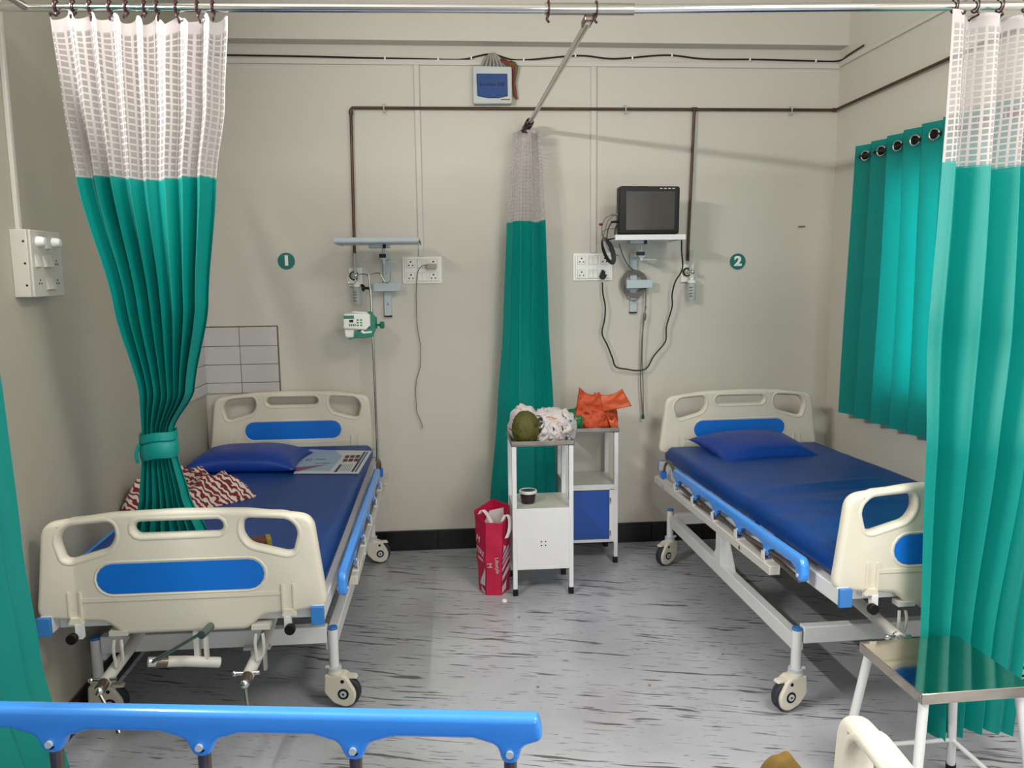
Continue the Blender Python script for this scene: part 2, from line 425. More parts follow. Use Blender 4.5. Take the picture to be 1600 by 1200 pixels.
def text_mesh(txt, size, ext=.0006, align='CENTER', bold=0):
    cu = bpy.data.curves.new('t', 'FONT'); cu.body = txt; cu.size = size; cu.extrude = ext; cu.offset = bold; cu.align_x = align; cu.align_y = 'CENTER'
    o = bpy.data.objects.new('t', cu); COL.objects.link(o)
    dg = bpy.context.evaluated_depsgraph_get(); me = bpy.data.meshes.new_from_object(o.evaluated_get(dg))
    COL.objects.unlink(o); bpy.data.objects.remove(o)
    me.transform(Matrix.Rotation(PI / 2, 4, 'X')); return me   # faces -Y
def thing(name, label, cat, loc=(0, 0, 0), rz=0, group=None):
    o = bpy.data.objects.new(name, None); COL.objects.link(o); o.location = loc; o.rotation_euler = (0, 0, rz)
    o.empty_display_size = .05
    return tag(o, label, cat, group)
def tag(o, label, cat, group=None):
    o['label'] = label; o['category'] = cat
    if group: o['group'] = group
    return o
def struct(o, label=None):
    o['kind'] = 'structure'
    if label: o['label'] = label
    return o
def lerp_rows(rows, z):
    if z >= rows[0][0]: return rows[0][1:]
    for a, b in zip(rows, rows[1:]):
        if z >= b[0]:
            t = (a[0] - z) / (a[0] - b[0]); t = t * t * (3 - 2 * t) * .5 + t * .5
            return [x + (y - x) * t for x, y in zip(a[1:], b[1:])]
    return rows[-1][1:]

# ================================================================== SETTING
XL, XR, YB, ZC, YR = -1.285, 2.118, 4.308, 3.05, -2.3
struct(MB().box(XL - .1, XR + .1, YR - .1, YB + .1, -.1, 0).build('floor', 'floor', smooth=False))
struct(MB().box(XL - .1, XR + .1, YR - .1, YB + .1, ZC, ZC + .1).build('ceiling', 'ceiling', smooth=False))
struct(MB().box(XL - .1, XR + .1, YR - .1, YR, 0, ZC).build('wall_front', 'wall', smooth=False))
wb = struct(MB().box(XL - .1, XR + .1, YB, YB + .1, 0, ZC).build('wall_back', 'wall', smooth=False))
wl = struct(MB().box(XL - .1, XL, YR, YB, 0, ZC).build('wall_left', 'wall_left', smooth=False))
wy0, wy1, wz0, wz1 = 2.75, 3.72, .92, 1.98
m = MB(); m.box(XR, XR + .1, YR, wy0, 0, ZC); m.box(XR, XR + .1, wy1, YB, 0, ZC)
m.box(XR, XR + .1, wy0, wy1, 0, wz0); m.box(XR, XR + .1, wy0, wy1, wz1, ZC)
struct(m.build('wall_right', 'wall', smooth=False))
# window in the right wall, behind the teal curtain
m = MB(); f = .045
m.box(XR + .03, XR + .08, wy0, wy0 + f, wz0, wz1); m.box(XR + .03, XR + .08, wy1 - f, wy1, wz0, wz1)
m.box(XR + .03, XR + .08, wy0, wy1, wz0, wz0 + f); m.box(XR + .03, XR + .08, wy0, wy1, wz1 - f, wz1)
m.box(XR + .03, XR + .08, (wy0 + wy1) / 2 - f / 2, (wy0 + wy1) / 2 + f / 2, wz0, wz1)
win = struct(m.build('window_1', 'winframe'))
for a, b in ((wy0 + f, (wy0 + wy1) / 2 - f / 2), ((wy0 + wy1) / 2 + f / 2, wy1 - f)):
    MB().box(XR + .05, XR + .056, a, b, wz0 + f, wz1 - f).build('pane', 'pane', win)
# beam along the top of the back wall
struct(MB().box(XL, XR + .0, 4.215, YB + .02, 2.672, ZC + .02).build('trim_1', 'wall', smooth=False))
# tiles: patch on back wall and on left wall
gb = MB().box(XL + .001, -.893, YB - .004, YB + .01, .90, 1.255).build('tile_bed', 'grout', wb)
tb = None
for rI in range(4):
    z1 = 1.250 - rI * .1 if rI else 1.250
    z1 = (1.250, 1.150, 1.053, .956)[rI]; z0 = (1.150, 1.053, .956, .90)[rI]
    for a, b in ((-1.283, -1.093), (-1.093, -.898)):
        MB().box(a + .0015, b - .0015, YB - .011 + random.uniform(-.001, .001), YB - .003, z0 + .0015, z1 - .0015).build('tile', 'tile', wb, bevel=.001)
MB().box(XL - .01, XL + .004, 3.74, YB - .012, .90, 1.235).build('tile_bed', 'grout', wl)
for rI in range(4):
    z1 = (1.232, 1.150, 1.053, .956)[rI]; z0 = (1.150, 1.053, .956, .90)[rI]
    for k in range(3):
        b = YB - .013 - k * .19; a = b - .19
        MB().box(XL + .003, XL + .011 + random.uniform(-.001, .001), a + .0015, b - .0015, z0 + .0015, z1 - .0015).build('tile', 'tile', wl, bevel=.001)
# skirtings of black tile, one piece per tile
bb = struct(MB().box(XL, XR, YB - .004, YB, 0, .113).build('baseboard_back', 'grout', smooth=False))
x = XL + .005
while x < XR - .02:
    x2 = min(x + .3, XR); MB().box(x + .001, x2 - .001, YB - .014, YB - .003, .001, .112 + random.uniform(-.001, .002)).build('tile', 'skirt', bb, bevel=.0015); x = x2
bl = struct(MB().box(XL, XL + .004, YR, YB - .015, 0, .113).build('baseboard_left', 'grout', smooth=False))
y = YB - .015
while y > 1.2:
    MB().box(XL + .003, XL + .014, y - .299, y - .001, .001, .112).build('tile', 'skirt', bl, bevel=.0015); y -= .3
br = struct(MB().box(XR - .004, XR, YR, YB - .015, 0, .113).build('baseboard_right', 'grout', smooth=False))
y = YB - .015
while y > 1.2:
    MB().box(XR - .014, XR - .003, y - .299, y - .001, .001, .112).build('tile', 'skirt', br, bevel=.0015); y -= .3

# ------------------------------------------------------------------ things on the walls
def trunk(name_label, *boxes):
    m = MB()
    for b in boxes: m.box(*b)
    return tag(m.build('cable_trunking', 'trunk', bevel=.002), name_label, 'trunking')
ty = YB - .012
trunk('long white cable trunking running across the back wall below the beam', (XL, XR, ty, YB, 2.575, 2.602))
trunk('vertical white cable trunking dropping to the switch plate beside the infusion pump', (-.146, -.119, ty, YB, 1.607, 2.575))
trunk('vertical white cable trunking dropping to the switch plate beside the monitor', (.772, .801, ty, YB, 1.617, 2.575))
trunk('white cable trunking running along the top of the right wall', (XR - .012, XR, 2.3, YB - .012, 2.582, 2.609))
trunk('thin white conduit on the left wall above the old switch box', (XL, XL + .014, 2.545, 2.562, 1.653, ZC))
# patch of old plaster and nail on the wall
tag(MB().cyl((1.925, YB, 1.749), (1.925, YB - .012, 1.749), .004).ball((1.938, YB - .006, 1.75), .012, sc=(1.8, .4, .35)).build('wall_nail', 'crumb'),
    'small nail in a plaster scar high on the back wall near the corner', 'nail')
# black cable clipped along the trunking
cp_ = [(-1.074, 2.614), (-.711, 2.612), (-.423, 2.608), (-.133, 2.605), (.096, 2.604), (.178, 2.62), (.228, 2.63), (.277, 2.628), (.36, 2.606), (.459, 2.607), (.71, 2.629), (.895, 2.615), (1.167, 2.636), (1.373, 2.619), (1.649, 2.619), (1.929, 2.615), (2.10, 2.615)]
ce = thing('wall_cable', 'wavy black cable clipped along the top of the back wall', 'cable')
MB().tube([(-1.28, YB - .008, 2.614)] + [(a, YB - .008, b) for a, b in cp_] + [(XR - .01, 4.2, 2.62), (XR - .008, 4.05, 2.627)], .0045, 6).build('sheath', 'cable_black', ce)
for a, b in ((-.29, 2.605), (-.02, 2.604), (.15, 2.612), (.42, 2.606), (.665, 2.628), (.69, 2.629), (.99, 2.619), (1.2, 2.636), (1.62, 2.619), (1.98, 2.615)):
    MB().box(a - .004, a + .004, YB - .014, YB, b - .009, b + .009).build('clip', 'plate', ce, bevel=.001)
# copper gas pipe
gp = thing('gas_pipe', 'brown copper gas pipe running across the back wall with two drops', 'pipe')
yp = YB - .022
MB().tube([(-.478, yp, 1.556), (-.47, yp, 2.34)], .0075, 10, False).build('pipe_drop', 'copper', gp, label='left copper drop to the outlet by the pump')
MB().tube([(-.4705, yp, 2.335), (-.4695, yp, 2.352), (-.462, yp, 2.359), (-.445, yp, 2.3595), (2.095, yp, 2.361)], .0075, 10, False).build('pipe_run', 'copper', gp)
MB().tube([(1.300, yp, 1.569), (1.322, yp, 2.361)], .0075, 10, False).build('pipe_drop', 'copper', gp, label='right copper drop to the outlet by the monitor')
MB().tube([(2.088, yp, 2.361), (XR - .022, yp - .01, 2.362), (XR - .022, 3.2, 2.375), (XR - .022, 2.3, 2.378)], .0075, 10, False).build('pipe_run', 'copper', gp)
for a, b in (((1.308, yp, 2.361), (1.336, yp, 2.361)), ((2.078, yp, 2.361), (2.1, yp, 2.361)), ((-.4695, yp, 2.325), (-.4695, yp, 2.345))): MB().cyl(a, b, .0105).build('pipe_joint', 'copper', gp)
for a in (-.296, .958, 1.854):
    MB().tube([(a - .006, YB, 2.338), (a - .006, yp - .01, 2.345), (a - .006, yp - .012, 2.372), (a - .006, YB, 2.382)], .003, 6).box(a - .014, a + .008, YB - .004, YB, 2.330, 2.345).build('pipe_clip', 'plate2', gp)

def number_sign(x, z, n, label):
    t = thing('bed_number_sign', label, 'sign', (x, YB, z))
    MB().cyl((0, -.004, 0), (0, 0, 0), .0435, n=40).build('disc', 'sign', t)
    MB().mesh(text_mesh(n, .070, bold=.0028), Matrix.Translation((0, -.0045, 0)) @ Matrix.Diagonal((1.15, 1, 1, 1))).build('numeral', 'signw', t, smooth=False)
    # thickened stroke for a bold numeral
    MB().mesh(text_mesh(n, .070, bold=.0028), Matrix.Translation((.002, -.0047, 0)) @ Matrix.Diagonal((1.15, 1, 1, 1))).build('numeral', 'signw', t, smooth=False)
number_sign(-.833, 1.59, '1', 'round teal bed number sign on the wall above the left bed')
number_sign(1.585, 1.564, '2', 'round teal bed number sign right of the patient monitor')

def socket(t, cx, cz, s=.021):
    so = MB().box(cx - s, cx + s, -.017, -.013, cz - s, cz + s).build('socket', 'plate', t, bevel=.001)
    for ax, az, ar in ((0, .009, .0046), (-.010, -.009, .0038), (.010, -.009, .0038)):
        MB().cyl((cx + ax, -.0178, cz + az), (cx + ax, -.016, cz + az), ar, n=12).build('socket_hole', 'hole', so)
def switch(t, cx, cz, w=.012, h=.022):
    MB().prism([(-.013, cz - h), (-.019, cz - h), (-.0165, cz), (-.022, cz + h), (-.013, cz + h)], cx - w, cx + w, 'YZ').build('rocker', 'plate', t, bevel=.0008)
def plate12(x0, x1, z0, z1, label):
    t = thing('switch_plate', label, 'switch plate', ((x0 + x1) / 2, YB, (z0 + z1) / 2))
    w, h = (x1 - x0) / 2, (z1 - z0) / 2
    MB().prism(rpoly([(-w, -h), (w, -h), (w, h), (-w, h)], .005), -.008, 0).build('back_plate', 'plate', t, bevel=.002)
    MB().box(-w + .012, w - .012, -.0135, -.007, -h + .01, h - .01).build('inner_plate', 'plate', t, bevel=.002)
    for cx, cz, a, b in [(sx * (w - .045), sz * (h - .037), .0225, .0225) for sx in (-1, 1) for sz in (-1, 1)] + [(0.0005, sz * (h - .037), .0265, .0235) for sz in (-1, 1)]:
        MB().box(cx - a, cx + a, -.0142, -.013, cz - b, cz + b).build('module_gap', 'plate2', t)
    for cx in (-w + .045, w - .045):
        socket(t, cx, h - .037); socket(t, cx, -h + .037)
    for cz in (h - .037, -h + .037):
        switch(t, -.012, cz); switch(t, .013, cz)
    return t
plate12(-.233, -.025, 1.465, 1.607, 'white twelve module switch plate with a beige charger plugged in')
plate12(.677, .892, 1.470, 1.616, 'white twelve module switch plate with a black plug in it')

# old switch box on the left wall
t = thing('switch_box', 'old cream switch box with two round knobs on the left wall', 'switch box', (XL, 2.61, 1.553))
MB().box(0, .048, -.1, .1, -.1, .1).build('box', 'plate2', t, bevel=.002)
MB().box(.046, .053, -.088, .1, -.1, .1).build('face_plate', 'plate2', t, bevel=.002)
for yy in (-.045, .052):
    MB().lathe([(.016, 0), (.015, .012), (.011, .022), (.002, .024)], (.053, yy, .066), 20, 'X').build('knob', 'signw', t)
for yy, zz in ((.008, .064), (-.012, .008), (.016, .008), (-.06, .008), (.02, -.06), (-.003, -.06)):
    MB().prism([(.05, zz - .02), (.064, zz - .018), (.053, zz + .02)], yy - .011, yy + .011, 'XZ').build('rocker', 'plate2', t, bevel=.001)
for yy, zz in ((.062, .01), (-.05, -.05), (.06, -.05), (.055, .0), (.069, .0), (-.057, -.06), (-.043, -.06), (.053, -.06), (.067, -.06)): MB().cyl((.053, yy, zz), (.0536, yy, zz), .003, n=10).build('socket_hole', 'hole', t)
for zz in (.065, 0, -.065): MB().cyl((.038, -.1006, zz), (.038, -.099, zz), .0035, n=10).build('screw', 'hole', t)

# breaker box
t = thing('breaker_box', 'white breaker box with blue window and loose wires above the curtain', 'breaker box', (.256, YB, 2.467))
MB().prism(rpoly([(-.101, -.09), (.099, -.088), (.099, .095), (-.101, .098)], .01), -.05, 0).build('housing', 'boxw', t, bevel=.006, segs=3)
MB().box(-.094, -.088, -.052, -.049, -.05, .088).build('cover_edge', 'boxw', t)
w_ = MB().prism([(-.083, .058), (.075, .058), (.076, -.052), (.03, -.062), (-.03, -.062), (-.08, -.052)], -.056, -.048).build('window', 'boxblue', t, bevel=.003)
MB().mesh(text_mesh('Inverter DB', .026), Matrix.Translation((-.004, -.0565, .004))).build('lettering', 'hole', w_, smooth=False)
MB().box(.04, .088, -.0515, -.049, -.071, -.067).build('mark', 'wire_red', t)
m = MB()
for k in range(7):
    a = -.06 + k * .022; m.tube([(a, -.02, .085), (a * .8 + .004, -.035 + .004 * k, .12), (a * .3 + .0, -.02, .155 + .003 * (k % 3)), (.01, 0, .16)], .007, 6)
m.build('grey_wires', 'wire_grey', t)
m = MB()
for k in range(5):
    a = .02 + k * .008; m.tube([(.04, 0, .15), (a + .03, -.03, .125), (.1 + .002 * k, -.03, .10 + .004 * k), (.105 + .003 * k, -.02, .02), (.112 + .004 * k, -.015, -.045 - .004 * k)], .0035, 6)
m.build('red_wires', 'wire_red', t)
m = MB()
for k in range(4): m.tube([(.045, -.005, .15), (.08, -.03, .1 + .006 * k), (.115 + .003 * k, -.03, .122 - .006 * k), (.118 + .004 * k, -.025, .09), (.113, -.02, .05 - .02 * k), (.127, -.015, -.05)], .0032, 6)
m.build('olive_wires', 'wire_olive', t)

# monitor arms
def bracket(x0, rx, tray_x0, tray_x1, tz, label, coil=False):
    t = thing('monitor_bracket', label, 'bracket', (rx, YB, 1.45))
    cx = 0
    MB().box(-.019, .019, -.018, 0, -.152, .165).build('wall_rail', 'greymetal', t, bevel=.002)
    MB().box(-.02, .02, -.019, .001, -.158, -.151).build('end_cap', 'black', t)
    MB().cyl((0, -.0185, .07), (0, -.022, .07), .006).cyl((0, -.0185, -.09), (0, -.022, -.09), .006).build('screw', 'steel', t)
    MB().box(-.068 + x0, .072 + x0, -.075, -.045, -.022, .022).box(-.02, .02, -.05, -.015, -.015, .015).build('storage_bar', 'greymetal', t, bevel=.002)
    # arm
    MB().box(-.016, .016, -.19, -.01, .138, .146).box(-.016, .016, -.2, -.18, .138, .17).box(-.07, .03, -.24, -.14, tz - 1.45 - .034, tz - 1.45 - .012).build('arm', 'greymetal', t, bevel=.002)
    MB().cyl((.0, -.19, .12), (.0, -.19, .20), .008).build('pivot_pin', 'greymetal', t)
    MB().box(-.022, .012, -.215, -.165, .148, .166).build('clamp_pad', 'black', t, bevel=.002)
    MB().box(.0, .016, -.245, -.2, tz - 1.45 - .036, tz - 1.45 - .018).build('clamp_pad', 'black', t, bevel=.002)
    MB().tube([(0, -.19, .125), (.02, -.2, .127), (.07, -.21, .124)], .003, 6).build('lever', 'greymetal', t)
    return t
t = bracket(0, -.314, 0, 0, 1.68, 'empty grey monitor bracket with flat tray beside the infusion pump')
MB().box(-.215, .185, -.42, -.10, .214, .226).box(-.215, .185, -.425, -.418, .218, .238).box(-.215, -.21, -.42, -.1, .21, .238).box(.18, .185, -.42, -.1, .21, .238).build('tray', 'greymetal', t, bevel=.001)
t = bracket(.018, 1.005, 0, 0, 1.69, 'grey monitor bracket carrying the patient monitor on its tray')
MB().box(-.168, .19, -.33, -.03, .226, .234).box(-.168, .19, -.335, -.329, .22, .246).box(-.168, -.163, -.33, -.03, .22, .24).box(.185, .19, -.33, -.03, .22, .24).build('tray', 'white', t, bevel=.001)
# coiled grey cable on the bracket
m = MB()
for k in range(6):
    rr = .052 + .004 * k; m.tube([(1.003 + rr * math.cos(a * PI / 8), YB - .03 - .002 * k, 1.452 + rr * math.sin(a * PI / 8)) for a in range(16)], .0032, 6, False, True)
m.tube([(.905, 4.20, 1.66), (.93, 4.22, 1.60), (.965, 4.25, 1.55), (1.0, YB - .03, 1.525)], .0032, 6)
m.tube([(.955, 4.26, 1.44), (.96, 4.25, 1.38), (1.0, 4.25, 1.36), (1.03, 4.26, 1.38)], .0032, 6)
tag(m.build('coiled_cable', 'cable_grey'), 'grey cable coiled round the wall rail under the monitor', 'cable')
m = MB()
m.tube([(1.066, 4.26, 1.43), (1.065, 4.26, 1.35), (1.06, 4.262, 1.27), (1.048, 4.265, 1.15), (1.046, 4.27, 1.02), (1.045, 4.27, .9), (1.058, 4.27, .74)], .0035, 6)
m.tube([(1.07, 4.262, 1.33), (1.053, 4.262, 1.25), (1.052, 4.264, 1.15), (1.052, 4.27, 1.05), (1.058, 4.27, .9), (1.062, 4.27, .74)], .003, 6)
t = thing('sensor_lead', 'long grey sensor lead hanging from the bracket with a green tip', 'cable')
m.build('lead', 'cable_grey', t)
MB().lathe([(.003, 0), (.009, .004), (.008, .02), (.005, .03)], (1.06, 4.27, .71)).build('tip', mat('green_tip', (20, 92, 60), .4), t)
MB().ball((1.062, 4.261, 1.275), .009, sc=(1, .8, 2.6)).build('splitter', 'cable_grey', t)

# patient monitor
t = thing('patient_monitor', 'dark patient monitor standing on the right wall tray', 'monitor', (1.02, 4.05, 1.70))
ol = rpoly([(-.156, 0), (.151, 0), (.153, .235), (-.155, .237)], .014)
MB().mesh(slab(ol, [], .07, .006)).build('casing', 'black', t)
MB().prism(rpoly([(-.12, .022), (.125, .022), (.126, .209), (-.121, .211)], .002), -.0375, -.034).build('screen', 'screen', t)
for k in range(4): MB().box(.05 + k * .021, .063 + k * .021, -.0368, -.034, .223, .226).build('indicator_light', 'signw', t)
MB().box(-.11, .11, -.02, .05, -.006, .004).build('foot', 'greymetal', t, bevel=.001)
for zz, c_ in ((.1, 'cable_grey'), (.065, 'black')):
    MB().cyl((-.153, 0, zz), (-.19, 0, zz - .002), .008, .005).build('connector', c_, t)
# leads hanging in a bundle left of the monitor
t = thing('monitor_leads', 'bundle of grey and black leads looped at the left of the monitor', 'cable')
m = MB()
m.tube([(.835, 4.05, 1.797), (.80, 4.05, 1.78), (.785, 4.06, 1.73), (.80, 4.06, 1.68), (.83, 4.08, 1.62), (.90, 4.2, 1.60)], .0022, 6)
m.tube([(.84, 4.05, 1.79), (.815, 4.05, 1.77), (.80, 4.05, 1.72), (.79, 4.07, 1.68)], .0022, 6)
m.tube([(.86, 4.06, 1.73), (.82, 4.06, 1.73), (.79, 4.07, 1.715), (.79, 4.07, 1.69)], .0022, 6)
m.build('grey_lead', 'cable_grey', t)
m = MB()
m.tube([(.845, 4.05, 1.764), (.825, 4.05, 1.75), (.812, 4.05, 1.71), (.81, 4.05, 1.66)], .003, 6)
m.tube([(.862, 4.05, 1.75), (.852, 4.05, 1.73), (.85, 4.05, 1.70)], .004, 6)
for k in range(7):
    w2 = .014 + .0028 * k; cx, cz = .826 + .002 * k, 1.628 - .001 * k
    m.tube([(cx + w2 * math.cos(a * PI / 6) + .026 * -math.sin(a * PI / 6) * .8, 4.12 + .004 * k, cz + (.056 + .002 * k) * math.sin(a * PI / 6)) for a in range(12)], .0026, 6, True, True)
m.build('black_lead', 'cable_black', t)
MB().ball((.779, 4.05, 1.752), .008, sc=(1.4, 1, .9)).build('red_clip', 'wire_red', t)
# black power cable with plug
t = thing('power_cable', 'black power cable looping down from monitor to switch plate', 'cable')
pts = [(1.222, 4.14, 1.681), (1.226, 4.15, 1.62), (1.246, 4.2, 1.527), (1.215, 4.22, 1.46), (1.204, 4.24, 1.39), (1.208, 4.25, 1.325), (1.182, 4.26, 1.22), (1.18, 4.26, 1.15), (1.162, 4.26, 1.115), (1.114, 4.26, 1.06), (1.076, 4.26, .995), (1.024, 4.26, .981), (.965, 4.26, .99), (.905, 4.26, 1.005), (.884, 4.26, 1.057), (.856, 4.26, 1.126), (.828, 4.26, 1.188), (.841, 4.26, 1.26), (.845, 4.26, 1.33), (.833, 4.265, 1.40), (.83, 4.268, 1.46)]
MB().tube(pts, .0042, 8).build('cord', 'cable_black', t)
MB().prism(rpoly([(-.019, -.010), (-.007, -.026), (.007, -.026), (.019, -.010), (.003, .026), (-.003, .026)], .002), -.022, 0).build('plug', 'black', t, bevel=.002)
t.children[-1].location = (.834, YB - .018, 1.501)
# phone charger with cable on the left plate
t = thing('charging_cable', 'beige charger with thin dangling cable in the left switch plate', 'cable')
pts = [(-.1, 4.272, 1.562), (-.125, 4.272, 1.558), (-.148, 4.275, 1.535), (-.156, 4.28, 1.50), (-.163, 4.285, 1.42), (-.164, 4.285, 1.30), (-.160, 4.285, 1.22), (-.148, 4.285, 1.137), (-.149, 4.285, 1.07), (-.154, 4.285, 1.017), (-.177, 4.285, .931), (-.178, 4.285, .792), (-.162, 4.285, .739), (-.149, 4.285, .70)]
MB().tube(pts, .0022, 6).build('cord', 'cable_grey', t)
MB().box(-.106, -.052, 4.255, YB - .0175, 1.541, 1.567).build('charger', 'beigeplug', t, bevel=.004)
MB().box(-.152, -.146, 4.281, 4.289, .69, .702).build('plug_tip', 'steel', t)

# oxygen outlets with flowmeters
def outlet(x, label):
    t = thing('oxygen_flowmeter', label, 'flowmeter', (x, YB, 1.5))
    MB().box(-.036, .036, -.02, 0, -.045, .052).build('wall_box', 'plate', t, bevel=.003)
    MB().cyl((-.006, -.034, .01), (-.006, -.018, .01), .024, n=28).build('dial_ring', 'black', t)
    MB().cyl((-.006, -.04, .01), (-.006, -.03, .01), .017, n=24).build('dial', 'steel', t)
    MB().cyl((.008, -.075, .01), (.008, -.02, .01), .011).ball((.008, -.08, .01), .013).build('valve_knob', 'chrome', t)
    MB().cyl((.004, -.06, .02), (.004, -.06, .125), .0085, n=16).build('flow_tube', 'clear', t)
    MB().cyl((.004, -.06, -.035), (.004, -.06, .12), .0022, n=8).build('float_rod', 'signw', t)
    MB().lathe([(.006, .0), (.022, .002), (.023, .016), (.012, .018), (.005, .03)], (.012, -.06, -.05), 24).build('bottle_cap', 'plate', t)
    MB().lathe([(.018, 0), (.021, .004), (.0215, .08), (.020, .092), (.012, .093)], (.012, -.06, -.142), 24).build('bottle', 'clear', t)
    m = MB()
    for k in range(4): m.box(-.008, .010, -.0825, -.0812, -.075 - k * .015, -.072 - k * .015)
    m.build('scale_marks', 'hole', t)
    MB().cyl((.012, -.06, -.135), (.012, -.06, -.05), .003, n=8).build('dip_tube', 'signw', t)
    return t
outlet(-.478, 'oxygen flowmeter with clear humidifier bottle behind the infusion pump pole')
outlet(1.302, 'oxygen flowmeter with clear humidifier bottle right of the monitor')

# IV pole and infusion pump
t = thing('iv_pole', 'thin steel drip pole with two hooks at the head of the left bed', 'drip pole', (-.384, 4.17, .5))
MB().tube([(.0, 0, 0), (-.002, 0, .5), (-.006, 0, .94)], .0065, 10, False).build('lower_pole', 'steel', t)
MB().tube([(-.006, 0, .85), (-.0125, 0, 1.018)], .0045, 10, False).build('upper_pole', 'steel', t)
for pts in ([(-.0125, 0, 1.012), (-.045, 0, 1.018), (-.065, 0, 1.012), (-.072, 0, .985), (-.095, 0, .968), (-.117, 0, .975), (-.12, 0, 1.02)],
            [(-.0125, 0, 1.012), (.02, 0, 1.021), (.045, 0, 1.018), (.062, 0, .985), (.075, 0, .972), (.092, 0, .98), (.098, 0, 1.026)]):
    MB().tube(pts, .0028, 8).build('hook', 'steel', t)
MB().cyl((-.012, 0, .945), (-.035, 0, .947), .007).ball((-.043, 0, .947), .012, sc=(.8, 1, 1.5)).ball((-.05, 0, .96), .008).build('clamp_knob', 'black', t)
MB().cyl((0, 0, .02), (0, 0, .055), .011).build('socket_collar', 'steel', t)
t = thing('infusion_pump', 'white and teal infusion pump clamped on the drip pole', 'infusion pump', (-.45, 4.085, 1.26), .12)
MB().prism(rpoly([(-.075, -.012), (.035, -.02), (.06, .0), (.06, .055), (.045, .066), (-.07, .062)], .008), -.045, .045).build('casing', 'plate', t, bevel=.006)
MB().prism(rpoly([(-.07, -.004), (.018, -.01), (.018, .05), (-.07, .056)], .003), -.048, -.044).build('key_panel', 'signw', t)
MB().box(-.07, -.02, -.0488, -.046, .038, .054).build('name_strip', 'teal_plastic', t)
MB().box(-.044, -.024, -.0495, -.046, .02, .033).build('display', 'black', t)
m = MB()
for a in range(2):
    for b in range(3): m.box(-.008 + a * .017, .002 + a * .017, -.0495, -.046, .027 - b * .013, .034 - b * .013)
for a in range(4): m.box(-.046 + a * .009, -.040 + a * .009, -.0495, -.046, .001, .012)
m.build('keys', 'teal_plastic', t)
MB().prism(rpoly([(.03, -.06), (.07, -.055), (.085, -.02), (.085, .045), (.07, .068), (.045, .07), (.06, .03), (.055, -.01), (.0, -.025), (-.03, -.06)], .006), -.04, .042).build('side_cover', 'teal_plastic', t, bevel=.005)
MB().prism(rpoly([(-.065, -.055), (-.02, -.06), (-.005, -.015), (-.07, -.012)], .008), -.03, .03).build('lower_housing', 'plate', t, bevel=.004)
MB().prism(rpoly([(-.05, -.068), (-.015, -.06), (.0, -.02), (-.02, -.02), (-.025, -.055), (-.05, -.058)], .003), -.04, -.03).build('lower_latch', 'teal_plastic', t)
MB().prism(rpoly([(.01, -.03), (.025, -.038), (.065, -.034), (.065, -.025), (.03, -.028), (.018, -.018)], .003), -.047, -.038).build('white_lever', 'signw', t)
MB().lathe([(.006, 0), (.006, .02), (.019, .022), (.019, .04), (.012, .043)], (.088, .02, .0), 7, 'X').build('clamp_knob', 'teal_plastic', t, bevel=.002)
MB().prism(rpoly([(-.035, .068), (.06, .062), (.06, .066), (-.02, .073)], .001), -.02, .04).build('top_tray', 'plate', t)
MB().box(.045, .095, .03, .085, -.02, .04).build('pole_clamp', 'teal_plastic', t, bevel=.004)

# ------------------------------------------------------------------ curtain rods
t = thing('curtain_rod', 'shiny steel curtain rod crossing the room in front of the beds', 'curtain rod')
MB().cyl((XL, 2.470, 2.262), (.40, 2.425, 2.266), .0125, n=24).build('rod_section', 'chrome', t)
MB().cyl((.30, 2.428, 2.266), (.56, 2.418, 2.2655), .0165, n=24).build('rod_sleeve', 'steel', t)
MB().cyl((.50, 2.421, 2.2655), (XR, 2.29, 2.262), .0125, n=24).build('rod_section', 'chrome', t)
for x in (.308, .448):
    MB().tube([(x + .002, 2.425 + .022 * math.cos(a * PI / 6), 2.266 + .022 * math.sin(a * PI / 6)) for a in range(12)], .0026, 6, True, True).build('spare_ring', 'hook', t)
    MB().tube([(x, 2.42, 2.246), (x - .003, 2.42, 2.235), (x + .002, 2.415, 2.226)], .004, 6).build('spare_hook', 'hook', t)
t = thing('divider_rod', 'thin grey rod running back to the wall above the middle curtain', 'curtain rod')
MB().cyl((.432, 2.45, 2.240), (.431, YB, 2.262), .0105, n=20).build('rod', 'steel', t)
MB().box(.418, .446, 2.43, 2.50, 2.235, 2.256).build('joint', 'tarn', t, bevel=.004)
MB().cyl((.431, YB - .012, 2.262), (.431, YB, 2.262), .022, n=20).build('wall_flange', 'hook', t)

